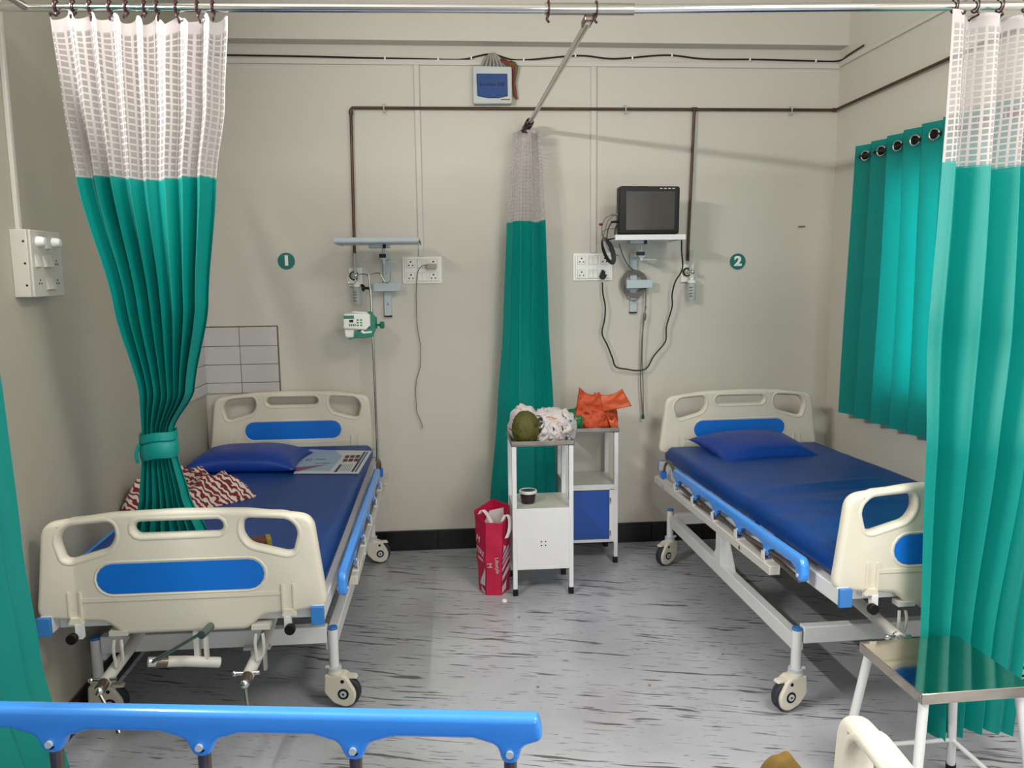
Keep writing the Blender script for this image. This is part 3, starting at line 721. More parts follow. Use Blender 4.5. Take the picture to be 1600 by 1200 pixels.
# ------------------------------------------------------------------ curtains
def curtain(name, label, rows, seam, folds, width, netw=True, seed=0, top=None, drop=.012, m1='teal', hooks=None, band=.035, group=None, asym=.15, nu=200, nv=110):
    """rows: (z, xl, xr, y, amp)"""
    t = thing(name, label, 'curtain', (0, 0, 0), 0, group)
    rnd = random.Random(seed); ph = [rnd.uniform(-1.1, 1.1) for _ in range(folds + 2)]
    am = [rnd.uniform(.35, 1.25) for _ in range(folds + 2)]
    zt, zb_ = rows[0][0], rows[-1][0]
    def pt(u, z):
        xl, xr, yy, amp = lerp_rows(rows, z)
        k = u * folds; i = int(min(k, folds - 1)); fr = k - i
        a_ = am[i] * (1 - fr) + am[i + 1] * fr; p_ = ph[i] * (1 - fr) + ph[i + 1] * fr
        s = math.sin(2 * PI * k + p_ * .7);         x = xl + (xr - xl) * u + asym * (xr - xl) / folds * math.sin(4 * PI * k + p_) * .35
        x += (xr - xl) / folds * .18 * p_ * math.sin(PI * u)
        y = yy - amp * a_ * s + amp * .35 * math.sin(5 * u + z * 3 + seed)
        return x, y
    def sheet(nm, za, zb2, mtl, nrow):
        me = bpy.data.meshes.new(nm); vs = []; fs = []; uvs = []
        for j in range(nrow + 1):
            z = za + (zb2 - za) * j / nrow
            for i in range(nu + 1):
                u = i / nu; x, y = pt(u, z)
                dz = 0
                if nm == 'net_panel' or not netw: dz = -drop * (.5 - .5 * math.cos(2 * PI * folds * u + .8)) * max(0, 1 - j / (nrow * .3))
                dz += -.006 * math.sin(u * 9 + seed)
                vs.append((x, y, z + dz)); uvs.append((u * width, (20 if (nm == 'net_panel' and z > zt - band) else z)))
        for j in range(nrow):
            for i in range(nu):
                a = j * (nu + 1) + i; fs.append((a, a + 1, a + nu + 2, a + nu + 1))
        me.from_pydata(vs, [], fs); ul = me.uv_layers.new(name='UVMap')
        for lp in me.loops: ul.data[lp.index].uv = uvs[lp.vertex_index]
        me.materials.append(M_[mtl]); me.shade_smooth()
        o = bpy.data.objects.new(nm, me); COL.objects.link(o); o.parent = t
        return o
    if netw:
        sheet('net_panel', zt, seam, 'net', 40)
        sheet('cloth_panel', seam + .004, zb_, m1, nv)
    else: sheet('cloth_panel', zt, zb_, m1, nv)
    if hooks:
        for i in range(hooks):
            u = (i + .25) / hooks; x, y = pt(u, zt)
            ry = top(x)
            MB().tube([(x, ry[0] + .019 * math.cos(a * PI / 5), ry[1] + .019 * math.sin(a * PI / 5)) for a in range(10)] , .0028, 6, True, True).tube([(x, ry[0] - .008, ry[1] - .018), (x + .004, ry[0] - .012, ry[1] - .028), (x + .002, y - .006, zt - .012), (x, y, zt - .018), (x - .002, y + .006, zt - .008)], .003, 6).build('hook', 'hook', t)
    return t
rodL = lambda x: (2.470 - (x - XL) * .0267, 2.264)
rodR = lambda x: (2.421 - (x - .5) * .081, 2.264)
tl = curtain('hospital_curtain', 'white netted teal curtain tied up over the left bed', [
    (2.246, -1.092, -.606, 2.45, .022), (2.0, -1.082, -.630, 2.455, .026), (1.79, -1.066, -.669, 2.465, .026), (1.42, -.999, -.722, 2.50, .03), (1.15, -.965, -.800, 2.57, .03),
    (1.02, -.985, -.888, 2.62, .02), (.94, -.990, -.885, 2.62, .02), (.80, -1.005, -.855, 2.62, .028), (.66, -1.05, -.80, 2.62, .03)],
    1.79, 8, .80, seed=3, top=rodL, hooks=10, drop=.03)
# tie band round the gathered curtain
m = MB(); n = 40
prof = []
for zz, e in ((1.012, .004), (1.016, .009), (.99, .011), (.984, .006), (.978, .010), (.945, .011), (.932, .008), (.93, .003)):
    prof.append([m.bm.verts.new((-.9385 + (.050 + e) * math.cos(2 * PI * k / n), 2.62 + (.034 + e) * math.sin(2 * PI * k / n), zz + .006 * math.cos(2 * PI * k / n) + .003 * math.sin(6 * PI * k / n))) for k in range(n)])
for a, b in zip(prof, prof[1:]):
    for k in range(n): m.bm.faces.new((a[k], a[(k + 1) % n], b[(k + 1) % n], b[k]))
m.build('tie_band', 'teal', tl)
MB().tube([(-.992, 2.6, .98), (-1.0, 2.59, .95), (-.997, 2.59, .92)], .006, 6).build('tie_end', 'teal', tl)
curtain('hospital_curtain', 'narrow white netted teal curtain hanging at the wall between the beds', [
    (2.225, .352, .482, 4.15, .04), (2.0, .33, .497, 4.15, .045), (1.775, .316, .507, 4.15, .048), (1.27, .292, .520, 4.16, .048), (.80, .258, .549, 4.18, .04), (.24, .212, .570, 4.21, .03)],
    1.775, 2, .34, seed=14, top=lambda x: (4.16, 2.262), hooks=None, band=.045, drop=.006)
cm = bpy.data.objects['hospital_curtain.001']
m = MB()
for k in range(5):
    m.tube([(.431 + .018 * math.cos(a * PI / 5), 4.12 + k * .02, 2.262 + .018 * math.sin(a * PI / 5)) for a in range(10)], .003, 6, True, True)
    m.tube([(.425, 4.12 + k * .02, 2.245), (.405 - .004 * k, 4.13 + k * .012, 2.225), (.415 + .01 * k, 4.13 + .01 * k, 2.21)], .0045, 6)
m.build('hook_cluster', 'hook', cm)
tr = curtain('hospital_curtain', 'wide white netted teal curtain hanging behind the steel stool at right', [
    (2.246, 1.468, 1.99, 2.33, .032), (1.99, 1.445, 1.95, 2.30, .036), (1.80, 1.426, 1.91, 2.275, .040), (1.32, 1.380, 1.85, 2.205, .042), (.99, 1.362, 1.76, 2.145, .034), (.42, 1.362, 1.68, 2.13, .024), (.12, 1.372, 1.66, 2.125, .022)],
    1.80, 5, .95, seed=5, top=rodR, hooks=8, drop=.02)
ts = curtain('hospital_curtain', 'plain bright teal curtain edge at the left behind the blue bed rail', [  # out-of-view run towards the camera added to shade the left bed
    (2.25, 1.44, 2.12, 1.180, .012), (1.5, 1.44, 2.12, 1.170, .014), (1.2, 1.44, 2.12, 1.152, .016), (.8, 1.44, 2.12, 1.142, .018), (.5, 1.45, 2.11, 1.112, .02), (.28, 1.48, 2.10, 1.07, .02), (.06, 1.5, 2.10, 1.03, .022)],
    1.8, 6, 1.0, netw=False, seed=9, hooks=None)
ts.rotation_euler = (0, 0, PI / 2)
t = thing('side_rod', 'short steel rod carrying the plain teal curtain at the left', 'curtain rod')
MB().cyl((-1.16, 1.3, 2.262), (-1.16, 2.46, 2.262), .011).build('rod', 'steel', t)
# window curtain with eyelets on the right wall
t = thing('window_curtain', 'short teal eyelet curtain over the window on the right wall', 'curtain')
me = bpy.data.meshes.new('cloth_panel'); vs = []; fs = []; uvs = []
np_, y0, y1, zt, zb_ = 9, 3.925, 2.59, 2.12, .775
nu, nv = 270, 50
for j in range(nv + 1):
    z = zt + (zb_ - zt) * j / nv
    for i in range(nu + 1):
        u = i / nu; k = u * np_; fr = k % 1
        saw = 1 - fr / .85 if fr < .85 else (fr - .85) / .15
        yy = y0 + .02 * (1 - (z - zb_) / (zt - zb_)) + (y1 - y0) * u + (.03 * (fr - .85) / .15 if fr >= .85 else .03 * (1 - fr / .85))
        x = XR - .022 - .062 * saw - .01 * math.sin(7 * u + z * 2)
        dz = -.012 * (fr > .82) * (j == 0)
        vs.append((x, yy, z + dz)); uvs.append((u * 2.2, z))
for j in range(nv):
    for i in range(nu):
        a = j * (nu + 1) + i; fs.append((a, a + 1, a + nu + 2, a + nu + 1))
me.from_pydata(vs, [], fs); ul = me.uv_layers.new(name='UVMap')
for lp in me.loops: ul.data[lp.index].uv = uvs[lp.vertex_index]
me.materials.append(M_['teal_win']); me.shade_smooth()
o = bpy.data.objects.new('cloth_panel', me); COL.objects.link(o); o.parent = t
for k in range(8):
    fr = .42; pv = (y0 - y1) / np_
    yy = y0 + .02 - (k + fr) * pv + .03 * (1 - fr / .85); xx = XR - .022 - .062 * (1 - fr / .85) - .01 * math.sin(7 * (k + fr) / np_ + 4.132)
    an = math.atan2(.075 / .85, pv + .03 / .85)
    q = MB().tube([(0, .022 * math.cos(a * PI / 8), .022 * math.sin(a * PI / 8)) for a in range(16)], .0040, 8, True, True).build('eyelet', 'chrome', t)
    q.location = (xx - .011, yy - .006, 2.066); q.rotation_euler = (0, 0, an)
    q = MB().cyl((-.001, 0, 0), (.001, 0, 0), .020, n=24).build('eyelet_hole', 'black', t)
    q.location = (xx - .009, yy - .005, 2.066); q.rotation_euler = (0, 0, an)
t = thing('window_rod', 'black rod threaded through the window curtain eyelets', 'curtain rod')
MB().cyl((XR - .06, 2.5, 2.066), (XR - .06, 3.93, 2.066), .009).build('rod', 'black', t)
MB().box(XR - .065, XR, 3.915, 3.93, 2.055, 2.077).box(XR - .065, XR, 2.5, 2.515, 2.055, 2.077).build('rod_bracket', 'black', t)

# ================================================================== BEDS
def panel_outline(dz):
    H_ = .8429 + dz
    pts = [(-.437, .515 + dz), (-.425, .60 + dz), (-.400, .812 + dz), (-.2, .838 + dz), (0, H_), (.2, .838 + dz), (.400, .812 + dz), (.425, .60 + dz), (.437, .515 + dz),
           (.235, .497 + dz), (.185, .455 + dz), (-.185, .455 + dz), (-.235, .497 + dz)]
    return rpoly(pts, [.04, .3, .055, .5, .8, .5, .055, .3, .04, .04, .04, .04, .04], 8)
def hole_side(s, dz):
    pts = [(.193, .810), (.325, .801), (.354, .765), (.337, .701), (.318, .699), (.208, .730), (.189, .765)]
    pts = [(s * a, b + dz) for a, b in pts]
    if s < 0: pts = pts[::-1]
    rr = [.040, .050, .045, .022, .022, .050, .045]
    if s < 0: rr = rr[::-1]
    return rpoly(pts, rr, 7)
def stadium(cx, cz, w, h, n=10):
    out = []
    for sg, a0 in ((1, -PI / 2), (-1, PI / 2)):
        for k in range(n + 1):
            a = a0 + PI * k / n; out.append((cx + sg * (w - h) + h * math.cos(a), cz + h * math.sin(a)))
    return out
def end_panel(bed, name, y, out, dz, up, sgn=1):
    """out = -1: decorated face towards -y"""
    holes = [hole_side(1, dz), hole_side(-1, dz), stadium(0, .789 + dz, .13, .019)]
    me = slab(panel_outline(dz), holes, .040, .016, 5)
    mt = Matrix.Translation((0, y, 0))
    T = lambda v: Vector((v.x, v.y, v.z + up(v.y)))
    m = MB().mesh(me, mt)
    for f_ in (-1, 1):
        yy = y + f_ * .0185
        for h_ in holes:
            ho = clean(h_)
            if sarea(ho) > 0: ho = ho[::-1]
            ho = offs(ho, .013)
            m.tube([(q.x, y + f_ * .0125, q.y) for q in ho[::2]], .0092, 12, False, True)
        m.bar((-.30, yy, .572 + dz), (.30, yy, .572 + dz), .008, .012)
        for s in (-1, 1):
            m.box(s * .297, s * .303, yy - .008, yy + .008, .51 + dz, .60 + dz); m.box(s * .33, s * .336, yy - .006, yy + .006, .52 + dz, .60 + dz)
            m.prism([(s * .295, .50 + dz), (s * .338, .50 + dz), (s * .33, .52 + dz), (s * .303, .52 + dz)], yy - .011, yy + .011)
        m.tube([(a, yy - f_ * .001, b) for a, b in stadium(0, .636 + dz, .254, .053, 8)], .005, 8, False, True)
    pn = m.build(name, 'abs', bed, fn=T)
    for f_ in (-1, 1):
        yy = y + f_ * .0200
        MB().prism(stadium(0, .636 + dz, .248, .047, 8), yy - .0012, yy + .0012).build('colour_panel', 'blue', pn, fn=T, smooth=False)
    return pn
def caster(bed, x, y, ang, pedal=True):
    rt = Matrix.Rotation(ang, 4, 'Z'); T = lambda v: rt @ v + Vector((x, y, 0))
    pr_ = rpoly([(-.03, .125), (.032, .125), (.05, .115), (.082, .06), (.072, .018), (.04, .006), (-.002, .022), (-.034, .06)], [.008, .01, .03, .05, .04, .04, .03, .02], 5)
    c_ = MB().prism(pr_, -.026, .026).cyl((0, 0, .12), (0, 0, .142), .028, .024, n=20).build('caster', 'abs', bed, bevel=.009, fn=T, segs=3)
    MB().lathe([(.03, -.014), (.052, -.014), (.056, -.009), (.056, .009), (.052, .014), (.03, .014)], (.036, 0, .057), 32, 'Y').build('tyre', 'rubber', c_, fn=T)
    for s in (-1, 1):
        MB().cyl((.036, s * .026, .057), (.036, s * .0275, .057), .0195, n=24).build('hub_ring', 'black', c_, fn=T)
        MB().cyl((.036, s * .027, .057), (.036, s * .029, .057), .0120, n=20).build('hub', 'greymetal', c_, fn=T)
        MB().cyl((.036, s * .027, .057), (.036, s * .0300, .057), .004, n=10).build('bolt', 'black', c_, fn=T)
        MB().cyl((.034, s * .025, .103), (.034, s * .027, .103), .0065, n=12).build('bolt', 'black', c_, fn=T)
    MB().prism([(.02, .12), (.075, .117), (.082, .108), (.05, .108)], -.014, .014).build('brake_pedal', 'abs', c_, bevel=.002, fn=T)
def make_bed(label, xc, yc, th, sl, dz, raised=(None, None), castang=(0, 0, 0, 0), unfolded=True, extra_up=0, hy=.890):
    bed = thing('hospital_bed', label, 'hospital bed', (xc, yc, 0), th, None)
    up = lambda ly: dz + sl * ly
    T = lambda v: Vector((v.x, v.y, v.z + up(v.y)))
    # deck frame
    m = MB()
    for s in (-1, 1): m.box(s * .387, s * .423, -.945, .915, .472, .526)
    m.box(-.387, .387, -.898, -.872, .470, .524) ; m.box(-.387, .387, .84, .866, .472, .526)
    m.box(-.38, .38, -.30, -.27, .49, .53); m.box(-.38, .38, .25, .28, .49, .53)
    m.build('deck_frame', 'white', bed, bevel=.003, fn=T)
    for a, b in ((-.86, -.29), (-.28, .26), (.27, .86)): MB().box(-.386, .386, a, b, .532, .539).build('deck_sheet', 'offwhite', bed, fn=T)
    for s in (-1, 1):
        MB().box(s * .385, s * .425, -.958, -.944, .470, .528).build('end_cap', 'capblue', bed, bevel=.002, fn=T)
        MB().box(s * .385, s * .425, .914, .926, .470, .528).build('end_cap', 'capblue', bed, bevel=.002, fn=T)
        MB().cyl((s * .322, -.972, .464), (s * .322, -.955, .464), .0165, n=20).build('panel_knob', 'black', bed, bevel=.002, fn=T)
        MB().box(s * .31 - .008, s * .31 + .012, -.95, -.93, .455, .50).build('knob_bracket', 'white', bed, fn=T)
        MB().box(s * .322 - .016, s * .322 + .016, -.93, -.90, .49, .54).build('panel_socket', 'white', bed, fn=T)
        MB().box(s * .322 - .016, s * .322 + .016, .86, .905, .49, .57).build('panel_socket', 'white', bed, fn=T)
    end_panel(bed, 'foot_panel', -.918, -1, 0, up)
    end_panel(bed, 'head_panel', hy, -1, .062, up)
    # chassis
    for s in (-1, 1): MB().box(s * .372, s * .408, -.64, .77, .205, .262).build('chassis_rail', 'white', bed, bevel=.003)
    for y in (-.64, .77): MB().box(-.38, .38, y - .018, y + .018, .238 if y < 0 else .215, .298 if y < 0 else .270).build('chassis_crossbar', 'white', bed, bevel=.003)
    for i, (sx, y) in enumerate(((-1, -.645), (1, -.645), (-1, .775), (1, .775))):
        lp = MB().cyl((sx * .400, y, .13), (sx * .400, y, .286), .017, n=20).build('leg_post', 'white', bed)
        MB().cyl((sx * .400, y, .284), (sx * .400, y, .294), .0175, .0165, n=20).build('post_cap', 'capblue', lp, bevel=.002)
        MB().cyl((sx * .400, y, .128), (sx * .400, y, .148), .025, n=20).cyl((sx * .37, y - .01, .15), (sx * .385, y - .01, .15), .006).build('post_collar', 'greymetal', lp, bevel=.002)
        caster(bed, sx * .400, y, castang[i])
    # uprights with gussets
    for s in (-1, 1):
        for y in (.07,):
            m = MB().box(s * .375, s * .412, y - .03, y + .03, .255, .49)
            m.build('upright', 'white', bed, bevel=.003)
            MB().prism([(y - .03, .26), (y - .12, .262), (y - .03, .40)], s * .378, s * .384, 'YZ').prism([(y + .03, .26), (y + .12, .262), (y + .03, .40)], s * .378, s * .384, 'YZ').build('gusset', 'white', bed)
    # under-deck lift tubes
    m = MB()
    for s in (-.12, .12): m.bar((s, -.6, .44), (s, .5, .46), .03, .03)
    m.bar((-.38, .07, .45), (.38, .07, .45), .03, .03)
    m.build('lift_tube', 'offwhite', bed, bevel=.002, fn=T)
    # cranks
    cz = 0 if unfolded else .042
    def crank(x, rods):
        rods = [(a, b, c + cz) for a, b, c in rods]
        c_ = MB().tube([(x - .01, -.975, .325 + cz), (x + .0, -.80, .345 + cz * .7), (x + .0, -.45, .40)], .0185, 14, False).build('crank', 'offwhite', bed, fn=T)
        MB().cyl((x - .0105, -1.005, .32 + cz), (x - .0105, -.955, .328 + cz), .0165, n=18).build('crank_collar', 'tarn' if unfolded else 'chrome', c_, fn=T)
        MB().ball((x - .011, -1.008, .318 + cz), .0145).cyl((x - .05, -.97, .332 + cz), (x + .025, -.97, .332 + cz), .006).ball((x - .05, -.97, .332 + cz), .009).build('crank_joint', 'chrome', c_, fn=T)
        m = MB()
        for s in (-1, 1): m.tube([(x + .02 + s * .010, -.93, .44), (x + .02 + s * .013, -.935, .41), (x + .018 + s * .010, -.93, .37), (x + .01, -.93, .35)], .005, 6)
        m.box(x - .0, x + .055, -.94, -.905, .455, .47)
        m.build('crank_link', 'offwhite', c_, fn=T)
        m = MB(); m.tube(rods, .0055, 8, False); m.cyl(rods[-1], Vector(rods[-1]) + Vector((.01, -.01, -.02)), .0075, n=14)
        m.build('crank_handle', 'steel', c_, fn=T)
    crank(-.225, [(-.236, -1.012, .315), (-.185, -1.03, .22)])
    crank(.20, [(.19, -1.012, .315), (.203, -1.035, .215)])
    if unfolded:
        c_ = MB().tube([(-.07, -.99, .392), (.0, -.95, .37), (.085, -.90, .335)], .0165, 14, False).build('crank', 'offwhite', bed, fn=T)
        MB().cyl((-.072, -.992, .393), (-.045, -.978, .385), .0175, n=18).build('crank_collar', 'tarn', c_, fn=T)
        MB().cyl((-.092, -1.0, .398), (-.072, -.99, .393), .0155, n=18).build('crank_joint', 'chrome', c_, fn=T)
        m = MB(); m.tube([(-.078, -1.005, .40), (.075, -1.01, .488)], .0055, 8, False); m.cyl((.081, -1.04, .494), (.089, -.975, .490), .0125, n=16)
        m.build('crank_handle', mat('dull_steel', (110, 124, 122), .3, .8), c_, fn=T)
        m = MB(); m.box(.02, .035, -.93, -.91, .36, .46).box(.05, .06, -.93, -.91, .36, .46).build('crank_link', 'offwhite', c_, fn=T)
        MB().box(.10, .19, -.68, -.64, .235, .245).box(.125, .135, -.68, -.66, .17, .24).box(.165, .175, -.68, -.66, .16, .24).build('chassis_hanger', 'offwhite', bed)
    else:
        crank(-.01, [(.0, -1.005, .32), (.10, -1.0, .32), (.09, -.98, .38)])
    # side rails
    for s, r_up in zip((-1, 1), raised):
        x = s * .462
        mb = MB().box(s * .448, s * .488, -.605, .775, .448, .482).build('rail_mount', 'offwhite', bed, bevel=.003, fn=T)
        MB().box(s * .42, s * .45, -.5, -.46, .46, .50).box(s * .42, s * .45, .5, .54, .46, .50).build('mount_bracket', 'offwhite', mb, fn=T)
        zt = .82 if r_up else .578; sh = -.10 if r_up else 0
        zt += extra_up if r_up else 0
        lobes = [.46 + sh - .25 * k for k in range(6)]
        top = [(.51 + sh, zt - .02), (.505 + sh, zt - .002), (-.795 + sh, zt - .002), (-.812 + sh, zt - .022)]
        bot = []
        for i, ly in enumerate(reversed(lobes)):
            bw = .03 if 0 < i < 5 else .024
            bot += [(ly - bw - .035, zt - .040), (ly - bw + .005, zt - .052), (ly - .013, zt - .082), (ly + .013, zt - .082), (ly + bw - .005, zt - .052), (ly + bw + .035, zt - .040)]
        bot[0] = (-.815 + sh, zt - .055); bot[1] = (-.812 + sh, zt - .07)
        bot[-1] = (.512 + sh, zt - .042); 
        poly = rpoly(top + bot, [.01, .01, .02, .02] + [.02] * len(bot), 4)
        me = slab([(a, b) for a, b in poly][::-1], [], .03, .010)
        mt = Matrix.Rotation(PI / 2, 4, 'Z')
        rl = MB().mesh(me, Matrix.Translation((x, 0, 0)) @ mt).build('side_rail', 'railblue', bed, fn=T)
        for ly in lobes:
            if r_up: MB().cyl((x, ly, .48), (x, ly, zt - .05), .0105, n=14).build('rail_post', 'tarn', rl, fn=T)
            elif ly > -.7: MB().cyl((x, ly - .01, .507), (x, ly - .235, .492), .0085, n=12).build('rail_post', 'tarn', rl, fn=T)
            zz = zt - .062
            for f_ in (-1, 1): MB().cyl((x + f_ * .0145, ly, zz), (x + f_ * .0195, ly, zz), .0062, n=12).build('rail_bolt', 'greymetal', rl, fn=T)
            if ly < -.7: continue
            m = MB()
            m.box(s * .450, s * .453, ly - .015, ly + .01, .47, .515).box(s * .483, s * .486, ly - .015, ly + .01, .47, .515).box(s * .45, s * .486, ly - .02, ly + .012, .478, .486)
            m.build('post_bracket', 'white', mb, fn=T)
        if not r_up:
            MB().tube([(x, .515, .53), (x, .56, .575), (x, .62, .585), (x, .67, .56), (x, .70, .50)], .007, 8).build('release_loop', 'tarn', rl, fn=T)
            MB().cyl((x + s * .005, .6, .466), (x + s * .005, -.77, .530), .007, n=10).build('lower_tube', 'tarn', rl, fn=T)
            MB().box(x - .012, x + .012, .685, .72, .487, .52).build('rail_lock', 'blue', rl, fn=T)
            MB().cyl((s * .487, .62, .462), (s * .492, .62, .462), .008).cyl((s * .487, -.35, .465), (s * .492, -.35, .465), .008).build('mount_bolt', 'chrome', mb, fn=T)
    return bed
BL = dict(xc=-.823, yc=3.345, th=-.002, sl=.023, dz=-.009)
BR = dict(xc=1.552, yc=3.181, th=.031, sl=-.0199, dz=.008)
make_bed('cream and blue hospital bed on the left under the tied curtain', raised=(None, None), castang=(.1, -.15, .6, .2), **BL)
make_bed('cream and blue hospital bed on the right beside the window curtain', raised=(None, None), castang=(PI + .25, 0, PI + .5, .3), unfolded=False, **BR)
fg = math.radians(-97.8)
BF = dict(xc=-.335, yc=.773, th=fg, sl=0, dz=-.004)
make_bed('foreground hospital bed with its bright blue side rail raised', raised=(True, None), castang=(0, 0, 0, 0), unfolded=False, hy=.862, **BF)

def on_bed(B_, lx, ly, z):
    c, s = math.cos(B_['th']), math.sin(B_['th'])
    return Vector((B_['xc'] + lx * c - ly * s, B_['yc'] + lx * s + ly * c, z + B_['dz'] + B_['sl'] * ly))
def mattress(B_, label, creases, seed, w=.405):
    me = bpy.data.meshes.new('mattress'); nx, ny = 44, 96
    bm = bmesh.new()
    y0, y1 = -.885, .845; h0, h1 = .541, .622
    def top(x, y):
        z = h1 + .0025 * mnoise.noise(Vector((x * 3, y * 3, seed)))
        for (xa, ya, xb, yb, wd, amp) in creases:
            dx, dy = xb - xa, yb - ya; L2 = dx * dx + dy * dy
            t_ = max(0, min(1, ((x - xa) * dx + (y - ya) * dy) / L2)); d = math.hypot(x - xa - t_ * dx, y - ya - t_ * dy)
            z += amp * math.exp(-(d / wd) ** 2) * math.sin(PI * min(1, .15 + t_))
        return z
    # superelliptic cross-sections: rings around the mattress along y
    rings = []
    for j in range(ny + 1):
        y = y0 + (y1 - y0) * j / ny; ring = []
        e = min(j, ny - j); shr = .018 * max(0, 1 - e / 2.0)
        for i in range(nx + 1):
            x = -w + 2 * w * i / nx; x_ = x * (1 - shr / w)
            edge = max(0, abs(x) - (w - .02)) / .02
            ring.append(bm.verts.new((x_, y, top(x, y) - .012 * edge ** 2 - shr * .5)))
        sag = .004 * math.sin(y * 9 + seed)
        for k, (fx, fz) in enumerate(((1.012, .72), (1.014 + sag, .4), (1.008, .1), (.985, 0))): ring.append(bm.verts.new((w * fx, y, h0 + (h1 - .02 - h0) * fz)))
        for k, (fx, fz) in enumerate(((.985, 0), (1.008, .1), (1.014 + sag, .4), (1.012, .72))): ring.append(bm.verts.new((-w * fx, y, h0 + (h1 - .02 - h0) * fz)))
        rings.append(ring)
    n = len(rings[0])
    for a, b in zip(rings, rings[1:]):
        for k in range(n): bm.faces.new((a[k], a[(k + 1) % n], b[(k + 1) % n], b[k]))
    bm.faces.new(rings[0]); bm.faces.new(rings[-1][::-1])
    for v in bm.verts: v.co.z += B_['dz'] + B_['sl'] * v.co.y
    bmesh.ops.recalc_face_normals(bm, faces=bm.faces[:]); bm.to_mesh(me); bm.free()
    me.materials.append(M_['vinyl']); me.shade_smooth(); me.set_sharp_from_angle(angle=math.radians(50))
    o = bpy.data.objects.new('mattress', me); COL.objects.link(o); o.location = (B_['xc'], B_['yc'], 0); o.rotation_euler = (0, 0, B_['th'])
    return tag(o, label, 'mattress')
mattress(BL, 'flat navy vinyl mattress on the left bed', [(-.1, -.2, .4, -.25, .03, .002)], 1)
mattress(BR, 'creased navy vinyl mattress on the right bed', [(-.40, -.30, -.30, -.12, .022, .011), (-.30, -.12, .38, .02, .02, .010), (-.30, -.20, .38, -.10, .035, -.009), (-.40, -.32, .35, -.36, .018, .009), (-.40, -.42, .0, -.62, .03, -.006), (-.36, -.34, -.1, -.8, .03, .006), (-.42, -.32, -.42, -.1, .05, .004), (-.40, -.55, .1, -.6, .05, .004)], 2)
q = mattress(BF, 'navy mattress on the foreground bed', [], 3); q.scale = (1, .965, 1)
def pillow(B_, lx, ly, rz, w, d, h, label, tilt=0):
    bm = bmesh.new(); n = 30; top_, bot_ = {}, {}
    for i in range(n + 1):
        for j in range(n + 1):
            u, v = -1 + 2 * i / n, -1 + 2 * j / n
            pin = 1 - .10 * (1 - abs(v) ** 2) * abs(u) ** 3; pin2 = 1 - .13 * (1 - abs(u) ** 2) * abs(v) ** 3
            x, y = u * w * pin, v * d * pin2
            z = h * (max(0, 1 - abs(u) ** 3.2) ** .55) * (max(0, 1 - abs(v) ** 2.6) ** .55) * (1 + .05 * mnoise.noise(Vector((u * 2, v * 2, rz))))
            e = i in (0, n) or j in (0, n)
            top_[i, j] = bm.verts.new((x, y, .012 + z * .85))
            bot_[i, j] = top_[i, j] if e else bm.verts.new((x, y, .012 - min(.011, z * .3)))
    for i in range(n):
        for j in range(n):
            bm.faces.new((top_[i, j], top_[i + 1, j], top_[i + 1, j + 1], top_[i, j + 1]))
            q = (bot_[i, j], bot_[i, j + 1], bot_[i + 1, j + 1], bot_[i + 1, j])
            if len(set(q)) == 4: 
                try: bm.faces.new(q)
                except ValueError: pass
    bmesh.ops.recalc_face_normals(bm, faces=bm.faces[:])
    me = bpy.data.meshes.new('pillow'); bm.to_mesh(me); bm.free(); me.materials.append(M_['pillow']); me.shade_smooth()
    o = bpy.data.objects.new('pillow', me); COL.objects.link(o)
    o.location = on_bed(B_, lx, ly, .622); o.rotation_euler = (tilt, 0, B_['th'] + rz)
    return tag(o, label, 'pillow')
pillow(BL, -.135, .47, -.05, .265, .19, .095, 'navy vinyl pillow on the left bed beside the striped cloth')
pillow(BR, -.02, .64, .12, .265, .20, .085, 'royal blue vinyl pillow at the head of the right bed', .12)

# ------------------------------------------------------------------ soft lumps
def blob(name, mtl, loc, size, seed, crumple=.25, freq=2.2, parent=None, rz=0, sub=5, flat=-.55, sharp=False):
    bm = bmesh.new(); bmesh.ops.create_icosphere(bm, subdivisions=sub, radius=1)
    for v in bm.verts:
        q = v.co.copy(); n1 = mnoise.noise(q * freq + Vector((seed, 0, 0))); n2 = mnoise.noise(q * freq * 2.7 + Vector((0, seed, 0)))
        if sharp: n1 = 1 - 2.2 * abs(n1); n2 = 1 - 2 * abs(n2)
        f_ = 1 + crumple * n1 + crumple * .45 * n2
        q = q * f_; q.z = max(q.z, flat)
        v.co = Vector((q.x * size[0], q.y * size[1], (q.z - flat) * size[2]))
    me = bpy.data.meshes.new(name); bm.to_mesh(me); bm.free(); me.materials.append(M_[mtl]); me.shade_smooth()
    o = bpy.data.objects.new(name, me); COL.objects.link(o); o.location = loc; o.rotation_euler = (0, 0, rz)
    if parent: o.parent = parent
    return o
